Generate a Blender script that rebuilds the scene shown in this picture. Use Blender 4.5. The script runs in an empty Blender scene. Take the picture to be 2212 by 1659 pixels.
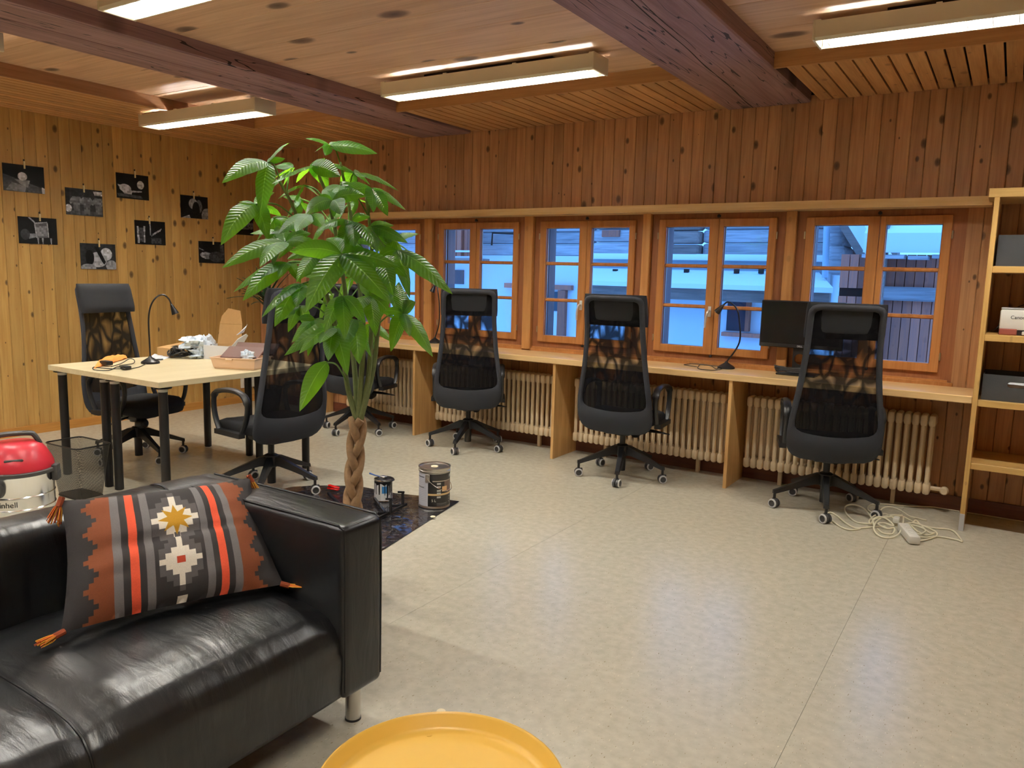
import bpy, bmesh, math, random
import numpy as np
from mathutils import Vector, Matrix, Euler, noise
random.seed(7)
R = math.radians
sc = bpy.context.scene
col = sc.collection
# ------------------------------------------------------------------ camera
F, YAW, PIT, ROL = 1679.62, 0.56614, 0.14074, 0.02579
CAM = Vector((6.64844, -5.48977, 1.39661))
fw = Vector((-math.sin(YAW)*math.cos(PIT), math.cos(YAW)*math.cos(PIT), -math.sin(PIT)))
r0 = fw.cross(Vector((0, 0, 1))).normalized()
u0 = r0.cross(fw)
rt = r0*math.cos(ROL)+u0*math.sin(ROL)
up = u0*math.cos(ROL)-r0*math.sin(ROL)
cd = bpy.data.cameras.new('camera')
cam = bpy.data.objects.new('camera', cd)
col.objects.link(cam)
cd.sensor_width = 36
cd.lens = F/2212*36
cd.clip_start = .02
M3 = Matrix((rt, up, -fw)).transposed()
cam.matrix_world = Matrix.Translation(CAM) @ M3.to_4x4()
sc.camera = cam


def ray(x, y):
    return fw+rt*((x-1106)/F)-up*((y-829.5)/F)


def at_y(x, y, Y):
    d = ray(x, y)
    return CAM+d*((Y-CAM.y)/d.y)


def at_z(x, y, Z):
    d = ray(x, y)
    return CAM+d*((Z-CAM.z)/d.z)


def at_d(x, y, dist):
    d = ray(x, y)
    return CAM+d*(dist/math.hypot(d.x, d.y))


# ------------------------------------------------------------------ world, exposure
w = bpy.data.worlds.new('sky')
sc.world = w
w.use_nodes = True
wn = w.node_tree.nodes
bg = wn['Background']
bg.inputs[0].default_value = (.115, .36, .92, 1)
bg.inputs[1].default_value = 1.3
sc.view_settings.view_transform = 'Standard'
sc.view_settings.look = 'None'
sc.view_settings.gamma = 1
sc.view_settings.exposure = 1.35
sc.view_settings.use_curve_mapping = False
sc.cycles.use_denoising = True
sc.cycles.max_bounces = 8
sc.cycles.diffuse_bounces = 5
sc.cycles.transparent_max_bounces = 16
sc.cycles.sample_clamp_indirect = 6
LAMP = 112.0
LAMP_COL = (1.0, .98, .93, 1)

# ------------------------------------------------------------------ materials


def srgb(r, g, b):
    f = lambda c: c/12.92 if c <= .04045 else ((c+.055)/1.055)**2.4
    return (f(r/255), f(g/255), f(b/255), 1)


def newmat(name):
    m = bpy.data.materials.new(name)
    m.use_nodes = True
    nt = m.node_tree
    return m, nt, nt.nodes, nt.links, nt.nodes['Principled BSDF']


def plain(name, c, rough=.5, metal=0, bump=0, bscale=200, var=0, spec=.5, coat=0):
    m, nt, N, L, b = newmat(name)
    b.inputs['Base Color'].default_value = c
    b.inputs['Roughness'].default_value = rough
    b.inputs['Metallic'].default_value = metal
    b.inputs['Specular IOR Level'].default_value = spec
    b.inputs['Coat Weight'].default_value = coat
    if bump or var:
        tc = N.new('ShaderNodeTexCoord')
        no = N.new('ShaderNodeTexNoise')
        no.inputs['Scale'].default_value = bscale
        no.inputs['Detail'].default_value = 4
        L.new(tc.outputs['Object'], no.inputs['Vector'])
        if bump:
            bp = N.new('ShaderNodeBump')
            bp.inputs['Strength'].default_value = bump
            bp.inputs['Distance'].default_value = .002
            L.new(no.outputs['Fac'], bp.inputs['Height'])
            L.new(bp.outputs['Normal'], b.inputs['Normal'])
        if var:
            mx = N.new('ShaderNodeMix')
            mx.data_type = 'RGBA'
            mx.inputs['A'].default_value = tuple(x*(1-var) for x in c[:3])+(1,)
            mx.inputs['B'].default_value = tuple(min(1, x*(1+var)) for x in c[:3])+(1,)
            L.new(no.outputs['Fac'], mx.inputs['Factor'])
            L.new(mx.outputs['Result'], b.inputs['Base Color'])
    return m


def mathn(N, L, op, a, b=None):
    n = N.new('ShaderNodeMath')
    n.operation = op
    for i, v in enumerate((a, b)):
        if v is None:
            continue
        if isinstance(v, (int, float)):
            n.inputs[i].default_value = v
        else:
            L.new(v, n.inputs[i])
    return n.outputs[0]


def wood(name, c1, c2, axis=2, knots=1.0, rough=.45, tint=.16, kscale=7.6, kalong=4.6, kcol=(.030, .012, .006, 1), gscale=1.0, cracks=0, spec=.4):
    """pine: grain along the local axis, per-object offset and tint, knots"""
    m, nt, N, L, b = newmat(name)
    tc = N.new('ShaderNodeTexCoord')
    oi = N.new('ShaderNodeObjectInfo')
    off = N.new('ShaderNodeVectorMath')
    off.operation = 'MULTIPLY_ADD'
    comb = N.new('ShaderNodeCombineXYZ')
    for i in range(3):
        L.new(oi.outputs['Random'], comb.inputs[i])
    L.new(comb.outputs[0], off.inputs[0])
    off.inputs[1].default_value = (37.3, 53.1, 71.7)
    L.new(tc.outputs['Object'], off.inputs[2])

    def mapped(cross, along):
        mp = N.new('ShaderNodeMapping')
        s = [cross]*3
        s[axis] = along
        mp.inputs['Scale'].default_value = s
        L.new(off.outputs[0], mp.inputs['Vector'])
        return mp.outputs[0]
    # knots
    kmap = mapped(kscale, kalong)
    vo = N.new('ShaderNodeTexVoronoi')
    vo.voronoi_dimensions = '2D'
    vo.inputs['Scale'].default_value = 1
    ks, kc = N.new('ShaderNodeSeparateXYZ'), N.new('ShaderNodeCombineXYZ')
    L.new(kmap, ks.inputs[0])
    L.new(ks.outputs[1 if axis == 0 else 0], kc.inputs[0])
    L.new(ks.outputs[axis], kc.inputs[1])
    L.new(kc.outputs[0], vo.inputs['Vector'])
    sep = N.new('ShaderNodeSeparateColor')
    L.new(vo.outputs['Color'], sep.inputs[0])
    rad = mathn(N, L, 'MULTIPLY_ADD', sep.outputs[0], .175)
    rad.node.inputs[2].default_value = -.055
    kd = mathn(N, L, 'DIVIDE', vo.outputs['Distance'], mathn(N, L, 'MAXIMUM', rad, .004))
    # grain, bent around the knots
    n1 = N.new('ShaderNodeTexNoise')
    n1.inputs['Scale'].default_value = 9*gscale
    n1.inputs['Detail'].default_value = 5
    n1.inputs['Distortion'].default_value = .7
    L.new(mapped(3.0, .22), n1.inputs['Vector'])
    n2 = N.new('ShaderNodeTexNoise')
    n2.inputs['Scale'].default_value = 60*gscale
    n2.inputs['Detail'].default_value = 3
    L.new(mapped(2.4, .06), n2.inputs['Vector'])
    g = mathn(N, L, 'ADD', mathn(N, L, 'MULTIPLY', n1.outputs['Fac'], .65), mathn(N, L, 'MULTIPLY', n2.outputs['Fac'], .35))
    rp = N.new('ShaderNodeValToRGB')
    rp.color_ramp.elements[0].position = .33
    rp.color_ramp.elements[0].color = c2
    rp.color_ramp.elements[1].position = .62
    rp.color_ramp.elements[1].color = c1
    L.new(g, rp.inputs[0])
    # per piece tint
    hs = N.new('ShaderNodeHueSaturation')
    L.new(rp.outputs[0], hs.inputs['Color'])
    L.new(mathn(N, L, 'MULTIPLY_ADD', oi.outputs['Random'], tint*2), hs.inputs['Value'])
    hs.inputs['Value'].links[0].from_node.inputs[2].default_value = 1-tint
    out = hs.outputs[0]
    if knots:
        kr = N.new('ShaderNodeValToRGB')
        e = kr.color_ramp.elements
        e[0].position = 0
        e[0].color = (1, 1, 1, 1)
        e[1].position = 1.0
        e[1].color = (0, 0, 0, 1)
        x = kr.color_ramp.elements.new(.62)
        x.color = (.75, .75, .75, 1)
        kd2 = mathn(N, L, 'MULTIPLY', kd, .62)
        L.new(kd2, kr.inputs[0])
        mx = N.new('ShaderNodeMix')
        mx.data_type = 'RGBA'
        L.new(mathn(N, L, 'MULTIPLY', kr.outputs[0], .9*knots), mx.inputs['Factor'])
        L.new(out, mx.inputs['A'])
        mx.inputs['B'].default_value = kcol
        out = mx.outputs['Result']
    if cracks:
        wv = N.new('ShaderNodeTexNoise')
        wv.inputs['Scale'].default_value = 7
        wv.inputs['Detail'].default_value = 2
        L.new(mapped(2.0, .12), wv.inputs['Vector'])
        a = mathn(N, L, 'ABSOLUTE', mathn(N, L, 'SUBTRACT', wv.outputs['Fac'], .5))
        k = mathn(N, L, 'LESS_THAN', a, .006*cracks)
        mx = N.new('ShaderNodeMix')
        mx.data_type = 'RGBA'
        L.new(k, mx.inputs['Factor'])
        L.new(out, mx.inputs['A'])
        mx.inputs['B'].default_value = (.02, .01, .01, 1)
        out = mx.outputs['Result']
    L.new(out, b.inputs['Base Color'])
    b.inputs['Roughness'].default_value = rough
    b.inputs['Specular IOR Level'].default_value = spec
    bp = N.new('ShaderNodeBump')
    bp.inputs['Strength'].default_value = .12
    bp.inputs['Distance'].default_value = .002
    L.new(g, bp.inputs['Height'])
    L.new(bp.outputs['Normal'], b.inputs['Normal'])
    return m


def imgmat(name, arr, rough=.5, spec=.5, metal=0):
    h, wd = arr.shape[:2]
    im = bpy.data.images.new(name, wd, h)
    px = np.ones((h, wd, 4), np.float32)
    px[:, :, :3] = arr[::-1]
    im.pixels.foreach_set(px.ravel())
    im.pack()
    m, nt, N, L, b = newmat(name)
    t = N.new('ShaderNodeTexImage')
    t.image = im
    L.new(t.outputs[0], b.inputs['Base Color'])
    b.inputs['Roughness'].default_value = rough
    b.inputs['Specular IOR Level'].default_value = spec
    b.inputs['Metallic'].default_value = metal
    return m


def emit(name, c, s):
    m, nt, N, L, b = newmat(name)
    b.inputs['Base Color'].default_value = (.9, .9, .9, 1)
    b.inputs['Emission Color'].default_value = c
    b.inputs['Emission Strength'].default_value = s
    return m


PINE1, PINE2 = srgb(200, 162, 96), srgb(178, 136, 72)
M = {}
M['wall_wood'] = wood('pine_wall_left', PINE1, PINE2, 2)
M['wall_wood_b'] = wood('pine_wall_back', srgb(198, 148, 102), srgb(166, 116, 76), 2, knots=1.0)
M['slat_wood'] = wood('pine_slats', srgb(206, 156, 102), srgb(178, 126, 76), 1, knots=.5)
M['plank_wood'] = wood('spruce_ceiling', srgb(220, 182, 146), srgb(194, 152, 116), 0, kscale=3.2, kalong=1.7, tint=.08, gscale=.6)
M['beam_wood'] = wood('dark_beam', srgb(158, 124, 122), srgb(124, 92, 90), 1, kscale=2.6, kalong=1.1, knots=.8, cracks=1, tint=.05, gscale=.6, rough=.6)
M['fascia_wood'] = wood('fascia_pine', srgb(196, 146, 92), srgb(172, 122, 72), 0, knots=0, tint=.04)
M['fascia_wood_y'] = wood('fascia_pine_y', srgb(170, 122, 84), srgb(144, 100, 64), 1, knots=0, tint=.04)
M['desk_wood'] = wood('desk_pine', srgb(240, 206, 150), srgb(224, 182, 120), 0, knots=.8, kscale=2.6, kalong=1.0, tint=.03, rough=.28, spec=.5)
M['support_wood'] = wood('support_pine', srgb(222, 178, 116), srgb(196, 148, 88), 2, knots=.9, kscale=5, kalong=2.2, tint=.05, rough=.4)
M['shelf_wood'] = wood('shelf_pine', srgb(216, 178, 108), srgb(198, 152, 84), 0, knots=.3, tint=.04, rough=.4)
M['shelf_wood_v'] = wood('shelf_pine_v', srgb(216, 178, 108), srgb(198, 152, 84), 2, knots=.3, tint=.04, rough=.4)
M['window_wood'] = wood('window_wood', srgb(186, 128, 74), srgb(162, 104, 54), 2, knots=0, tint=.05, rough=.35, gscale=.7)
M['frame_wood'] = wood('window_frame_wood', srgb(158, 102, 64), srgb(132, 80, 48), 2, knots=0, tint=.05, rough=.4)
M['post_wood'] = wood('window_post_wood', srgb(200, 146, 88), srgb(176, 118, 64), 2, knots=.3, tint=.06, rough=.4)
M['dark'] = plain('dark_cavity', (.03, .018, .012, 1), .9)
M['base_dark'] = wood('baseboard_brown', srgb(112, 62, 40), srgb(92, 46, 30), 0, knots=0, tint=.02)
M['base_pine'] = wood('baseboard_pine', srgb(206, 150, 76), srgb(182, 126, 58), 1, knots=0, tint=.02)
M['white_metal'] = plain('lamp_white_enamel', srgb(226, 214, 186), .4)
M['louvre'] = plain('louvre_white', srgb(238, 240, 240), .25, spec=.6)
M['tube'] = emit('fluorescent_tube', LAMP_COL, LAMP)
M['radiator'] = plain('radiator_cream', srgb(222, 200, 164), .45)
M['chrome'] = plain('chrome', (.75, .75, .75, 1), .18, 1)
M['satin'] = plain('satin_handle', (.72, .70, .66, 1), .38, .4)
M['steel'] = plain('brushed_steel', (.62, .60, .56, 1), .32, 1)
M['brass'] = plain('hinge_metal', (.62, .55, .42, 1), .35, 1)
M['black_plastic'] = plain('black_plastic', (.012, .012, .013, 1), .42)
M['black_metal'] = plain('black_metal', (.014, .013, .013, 1), .38, .2)
M['grey_plastic'] = plain('caster_grey', (.05, .05, .052, 1), .4)
M['lightgrey'] = plain('caster_rim_grey', (.55, .55, .55, 1), .4)
M['fabric'] = plain('chair_fabric', (.027, .029, .037, 1), .9, bump=.4, bscale=900, var=.35)
M['fabric_dark'] = plain('chair_fabric_dark', (.011, .0115, .014, 1), .9, bump=.3, bscale=900)
M['felt'] = plain('felt_grey', (.05, .05, .05, 1), .95, bump=.6, bscale=500, var=.6)
M['white_plastic'] = plain('white_plastic', srgb(228, 226, 216), .4)
M['cable_white'] = plain('cable_white', srgb(224, 218, 190), .45)
M['cable_black'] = plain('cable_black', (.012, .012, .012, 1), .45)
M['table_top'] = wood('birch_laminate', srgb(220, 206, 168), srgb(208, 192, 152), 1, knots=0, tint=.01, rough=.4, gscale=.6)
M['yellow'] = plain('yellow_enamel', srgb(236, 190, 84), .38)
M['cardboard'] = plain('cardboard', srgb(186, 146, 92), .8, var=.08, bscale=40)
M['paper'] = plain('white_paper', srgb(226, 228, 232), .8)
M['plasticbag'] = plain('crumpled_white_bag', srgb(214, 226, 236), .3)
M['peach'] = plain('peach_plastic', srgb(238, 204, 172), .4)
M['brown_plastic'] = plain('brown_plastic', srgb(84, 46, 32), .6)
M['orange_cloth'] = plain('orange_cloth', srgb(244, 158, 76), .9, bump=.4, bscale=120)
M['red'] = plain('vacuum_red', srgb(196, 44, 58), .35, var=.12, bscale=8)
M['redclip'] = plain('red_plastic', srgb(214, 30, 24), .3)
M['dusty_black'] = plain('dusty_black', (.04, .038, .036, 1), .6)
M['screen'] = plain('screen_black', (.004, .004, .005, 1), .25)
M['soil'] = plain('soil', (.03, .02, .012, 1), .95, bump=.8, bscale=60)
M['basket'] = plain('woven_basket', srgb(140, 116, 78), .85, bump=.6, bscale=80, var=.25)
M['bark'] = plain('trunk_bark', srgb(150, 118, 84), .8, bump=.8, bscale=70, var=.3)
M['stem'] = plain('green_stem', srgb(112, 122, 74), .7, bump=.3, bscale=60, var=.25)
M['petiole'] = plain('petiole_green', srgb(84, 124, 36), .5)
M['sill_light'] = plain('window_seal', srgb(220, 214, 206), .5)
M['sock'] = plain('socket_white', srgb(226, 226, 212), .35)
M['stick_blue'] = plain('painted_bar', (.02, .022, .03, 1), .16)
M['felt_dot'] = plain('felt_disc', srgb(240, 226, 190), .8)

# glass
m, nt, N, L, b = newmat('window_glass')
N.remove(b)
tr = N.new('ShaderNodeBsdfTransparent')
tr.inputs[0].default_value = (.97, .985, 1, 1)
gl = N.new('ShaderNodeBsdfGlossy')
gl.inputs['Roughness'].default_value = .02
fr = N.new('ShaderNodeFresnel')
fr.inputs[0].default_value = 1.45
mx = N.new('ShaderNodeMixShader')
L.new(fr.outputs[0], mx.inputs[0])
L.new(tr.outputs[0], mx.inputs[1])
L.new(gl.outputs[0], mx.inputs[2])
L.new(mx.outputs[0], N['Material Output'].inputs[0])
M['glass'] = m

# chair mesh : see-through weave with the wavy denser pattern
m, nt, N, L, b = newmat('chair_mesh_weave')
b.inputs['Base Color'].default_value = (.004, .004, .0055, 1)
b.inputs['Roughness'].default_value = .9
b.inputs['Specular IOR Level'].default_value = .15
tc = N.new('ShaderNodeTexCoord')
mp = N.new('ShaderNodeMapping')
mp.inputs['Scale'].default_value = (1, .001, .55)
oi = N.new('ShaderNodeObjectInfo')
ad = N.new('ShaderNodeVectorMath')
ad.operation = 'ADD'
L.new(tc.outputs['Object'], mp.inputs[0])
L.new(mp.outputs[0], ad.inputs[0])
cb = N.new('ShaderNodeCombineXYZ')
L.new(mathn(N, L, 'MULTIPLY', oi.outputs['Random'], 9.0), cb.inputs[0])
L.new(cb.outputs[0], ad.inputs[1])
vo = N.new('ShaderNodeTexVoronoi')
vo.feature = 'DISTANCE_TO_EDGE'
vo.inputs['Scale'].default_value = 15
nz = N.new('ShaderNodeTexNoise')
nz.inputs['Scale'].default_value = 9
nz.inputs['Detail'].default_value = 1
L.new(ad.outputs[0], nz.inputs['Vector'])
vm = N.new('ShaderNodeVectorMath')
vm.operation = 'MULTIPLY_ADD'
L.new(nz.outputs['Color'], vm.inputs[0])
vm.inputs[1].default_value = (.10, 0, .10)
L.new(ad.outputs[0], vm.inputs[2])
L.new(vm.outputs[0], vo.inputs['Vector'])
sep = N.new('ShaderNodeSeparateXYZ')
L.new(tc.outputs['Object'], sep.inputs[0])
# opaque near the headrest and toward the lumbar, open in the middle
hh = mathn(N, L, 'MULTIPLY', mathn(N, L, 'SUBTRACT', sep.outputs[2], .64), 4.5)
hh.node.use_clamp = True
op = mathn(N, L, 'MULTIPLY', mathn(N, L, 'SUBTRACT', vo.outputs['Distance'], .07), 2.6)
op.node.use_clamp = True
al = mathn(N, L, 'MULTIPLY', mathn(N, L, 'MULTIPLY', op, hh), .62)
al2 = mathn(N, L, 'ADD', al, .035)
tr = N.new('ShaderNodeBsdfTransparent')
mx = N.new('ShaderNodeMixShader')
L.new(al2, mx.inputs[0])
L.new(b.outputs[0], mx.inputs[1])
L.new(tr.outputs[0], mx.inputs[2])
L.new(mx.outputs[0], N['Material Output'].inputs[0])
M['chair_mesh'] = m

# waste basket wire mesh
m, nt, N, L, b = newmat('bin_wire_mesh')
b.inputs['Base Color'].default_value = (.015, .015, .015, 1)
b.inputs['Roughness'].default_value = .4
tr = N.new('ShaderNodeBsdfTransparent')
tc = N.new('ShaderNodeTexCoord')
mp = N.new('ShaderNodeMapping')
mp.inputs['Scale'].default_value = (1900, 1900, 1900)
mp.inputs['Rotation'].default_value = (0, R(45), R(45))
L.new(tc.outputs['Object'], mp.inputs[0])
sn = N.new('ShaderNodeSeparateXYZ')
L.new(mp.outputs[0], sn.inputs[0])
s1 = mathn(N, L, 'SINE', sn.outputs[0])
s2 = mathn(N, L, 'SINE', sn.outputs[2])
op = mathn(N, L, 'GREATER_THAN', mathn(N, L, 'MAXIMUM', s1, s2), .62)
mx = N.new('ShaderNodeMixShader')
L.new(op, mx.inputs[0])
L.new(tr.outputs[0], mx.inputs[1])
L.new(b.outputs[0], mx.inputs[2])
L.new(mx.outputs[0], N['Material Output'].inputs[0])
M['bin_mesh'] = m

# leather
m, nt, N, L, b = newmat('black_leather')
b.inputs['Base Color'].default_value = (.0105, .011, .012, 1)
b.inputs['Roughness'].default_value = .34
b.inputs['Specular IOR Level'].default_value = .55
tc = N.new('ShaderNodeTexCoord')
n1 = N.new('ShaderNodeTexNoise')
n1.inputs['Scale'].default_value = 5
n1.inputs['Detail'].default_value = 2
n1.inputs['Distortion'].default_value = .4
mp = N.new('ShaderNodeMapping')
mp.inputs['Scale'].default_value = (.7, 1.9, .8)
L.new(tc.outputs['Object'], mp.inputs[0])
L.new(mp.outputs[0], n1.inputs['Vector'])
n2 = N.new('ShaderNodeTexNoise')
n2.inputs['Scale'].default_value = 420
L.new(tc.outputs['Object'], n2.inputs['Vector'])
b1 = N.new('ShaderNodeBump')
b1.inputs['Strength'].default_value = .35
b1.inputs['Distance'].default_value = .012
L.new(n1.outputs['Fac'], b1.inputs['Height'])
b2 = N.new('ShaderNodeBump')
b2.inputs['Strength'].default_value = .25
b2.inputs['Distance'].default_value = .0006
L.new(n2.outputs['Fac'], b2.inputs['Height'])
L.new(b1.outputs[0], b2.inputs['Normal'])
n3 = N.new('ShaderNodeTexNoise')
n3.inputs['Scale'].default_value = 11
n3.inputs['Detail'].default_value = 4
n3.inputs['Distortion'].default_value = 1.2
mp3 = N.new('ShaderNodeMapping')
mp3.inputs['Scale'].default_value = (.55, 2.2, .5)
mp3.inputs['Rotation'].default_value = (0, 0, .5)
L.new(tc.outputs['Object'], mp3.inputs[0])
L.new(mp3.outputs[0], n3.inputs['Vector'])
b3 = N.new('ShaderNodeBump')
b3.inputs['Strength'].default_value = .30
b3.inputs['Distance'].default_value = .006
L.new(n3.outputs['Fac'], b3.inputs['Height'])
L.new(b2.outputs[0], b3.inputs['Normal'])
L.new(b3.outputs[0], b.inputs['Normal'])
M['leather'] = m

# linoleum floor
m, nt, N, L, b = newmat('linoleum')
tc = N.new('ShaderNodeTexCoord')


def flecks(sx, sy, sc_, th, rnd):
    mp = N.new('ShaderNodeMapping')
    mp.inputs['Scale'].default_value = (sx, sy, 1)
    mp.inputs['Rotation'].default_value = (0, 0, rnd)
    L.new(tc.outputs['Object'], mp.inputs[0])
    v = N.new('ShaderNodeTexNoise')
    v.inputs['Scale'].default_value = sc_
    v.inputs['Detail'].default_value = 1
    L.new(mp.outputs[0], v.inputs['Vector'])
    return mathn(N, L, 'GREATER_THAN', v.outputs['Fac'], th)


base = N.new('ShaderNodeTexNoise')
base.inputs['Scale'].default_value = 26
base.inputs['Detail'].default_value = 5
L.new(tc.outputs['Object'], base.inputs['Vector'])
rp = N.new('ShaderNodeValToRGB')
rp.color_ramp.elements[0].position = .3
rp.color_ramp.elements[0].color = srgb(188, 182, 162)
rp.color_ramp.elements[1].position = .7
rp.color_ramp.elements[1].color = srgb(204, 198, 178)
L.new(base.outputs['Fac'], rp.inputs[0])
prev = rp.outputs[0]
for args, c in (((2.6, .8, 60, .725, .0), srgb(216, 208, 184)), ((2.4, .8, 60, .745, .25), srgb(154, 142, 114)), ((2.4, .8, 90, .73, -.2), srgb(166, 154, 126))):
    mx = N.new('ShaderNodeMix')
    mx.data_type = 'RGBA'
    L.new(flecks(*args), mx.inputs['Factor'])
    L.new(prev, mx.inputs['A'])
    mx.inputs['B'].default_value = c
    prev = mx.outputs['Result']
L.new(prev, b.inputs['Base Color'])
b.inputs['Roughness'].default_value = .27
b.inputs['Specular IOR Level'].default_value = .6
M['lino'] = m

# black plastic sheet
m, nt, N, L, b = newmat('black_plastic_sheet')
b.inputs['Base Color'].default_value = (.012, .012, .016, 1)
b.inputs['Roughness'].default_value = .10
b.inputs['Specular IOR Level'].default_value = 1.0
b.inputs['Coat Weight'].default_value = .6
b.inputs['Coat Roughness'].default_value = .06
tc = N.new('ShaderNodeTexCoord')
n1 = N.new('ShaderNodeTexNoise')
n1.inputs['Scale'].default_value = 14
n1.inputs['Detail'].default_value = 6
n1.inputs['Distortion'].default_value = 1.6
L.new(tc.outputs['Object'], n1.inputs['Vector'])
bp = N.new('ShaderNodeBump')
bp.inputs['Strength'].default_value = 1
bp.inputs['Distance'].default_value = .02
L.new(n1.outputs['Fac'], bp.inputs['Height'])
L.new(bp.outputs[0], b.inputs['Normal'])
M['sheet'] = m

# leaf
m, nt, N, L, b = newmat('leaf_green')
tc = N.new('ShaderNodeTexCoord')
sp = N.new('ShaderNodeSeparateXYZ')
L.new(tc.outputs['UV'], sp.inputs[0])
mid = mathn(N, L, 'LESS_THAN', mathn(N, L, 'ABSOLUTE', mathn(N, L, 'SUBTRACT', sp.outputs[0], .5)), .022)
oi = N.new('ShaderNodeObjectInfo')
rp = N.new('ShaderNodeValToRGB')
rp.color_ramp.elements[0].color = (.012, .050, .012, 1)
rp.color_ramp.elements[1].color = (.034, .115, .014, 1)
L.new(oi.outputs['Random'], rp.inputs[0])
mx = N.new('ShaderNodeMix')
mx.data_type = 'RGBA'
L.new(mid, mx.inputs['Factor'])
L.new(rp.outputs[0], mx.inputs['A'])
mx.inputs['B'].default_value = (.20, .36, .08, 1)
L.new(mx.outputs['Result'], b.inputs['Base Color'])
b.inputs['Roughness'].default_value = .30
b.inputs['Specular IOR Level'].default_value = .6
vy = mathn(N, L, 'ADD', sp.outputs[1], mathn(N, L, 'MULTIPLY', mathn(N, L, 'ABSOLUTE', mathn(N, L, 'SUBTRACT', sp.outputs[0], .5)), -.22))
vein = mathn(N, L, 'SINE', mathn(N, L, 'MULTIPLY', vy, 95))
bp = N.new('ShaderNodeBump')
bp.inputs['Strength'].default_value = .45
bp.inputs['Distance'].default_value = .002
L.new(vein, bp.inputs['Height'])
L.new(bp.outputs[0], b.inputs['Normal'])
tl = N.new('ShaderNodeBsdfTranslucent')
tl.inputs[0].default_value = (.34, .80, .02, 1)
ms = N.new('ShaderNodeMixShader')
ms.inputs[0].default_value = .40
L.new(b.outputs[0], ms.inputs[1])
L.new(tl.outputs[0], ms.inputs[2])
L.new(ms.outputs[0], N['Material Output'].inputs[0])
M['leaf'] = m
M['leaf_dark'] = plain('strap_leaf', (.018, .06, .022, 1), .45, var=.3, bscale=30)

# outdoors
M['snow'] = plain('snow', (.86, .88, .9, 1), .9)
M['plaster'] = plain('white_plaster', (.74, .76, .8, 1), .9, var=.04, bscale=3)
M['plaster_grey'] = plain('grey_plaster', (.33, .35, .38, 1), .9, var=.15, bscale=4)
M['log'] = wood('weathered_log', (.52, .46, .46, 1), (.30, .26, .26, 1), 0, knots=.3, tint=.25, rough=.9, kscale=3, kalong=1)
M['log_brown'] = wood('brown_log', (.36, .25, .21, 1), (.20, .14, .12, 1), 0, knots=.3, tint=.2, rough=.9, kscale=3, kalong=1)
M['barn_board'] = wood('red_barn_boards', (.62, .19, .11, 1), (.40, .15, .115, 1), 2, knots=.2, tint=.35, rough=.9)
M['reveal'] = wood('outer_reveal', (.34, .21, .19, 1), (.26, .16, .15, 1), 2, knots=0, tint=.1, rough=.8)
M['dark_pane'] = plain('dark_window_pane', (.05, .06, .08, 1), .15)
M['pipe'] = plain('rain_pipe', (.45, .52, .6, 1), .5)

# ------------------------------------------------------------------ mesh builder


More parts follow.
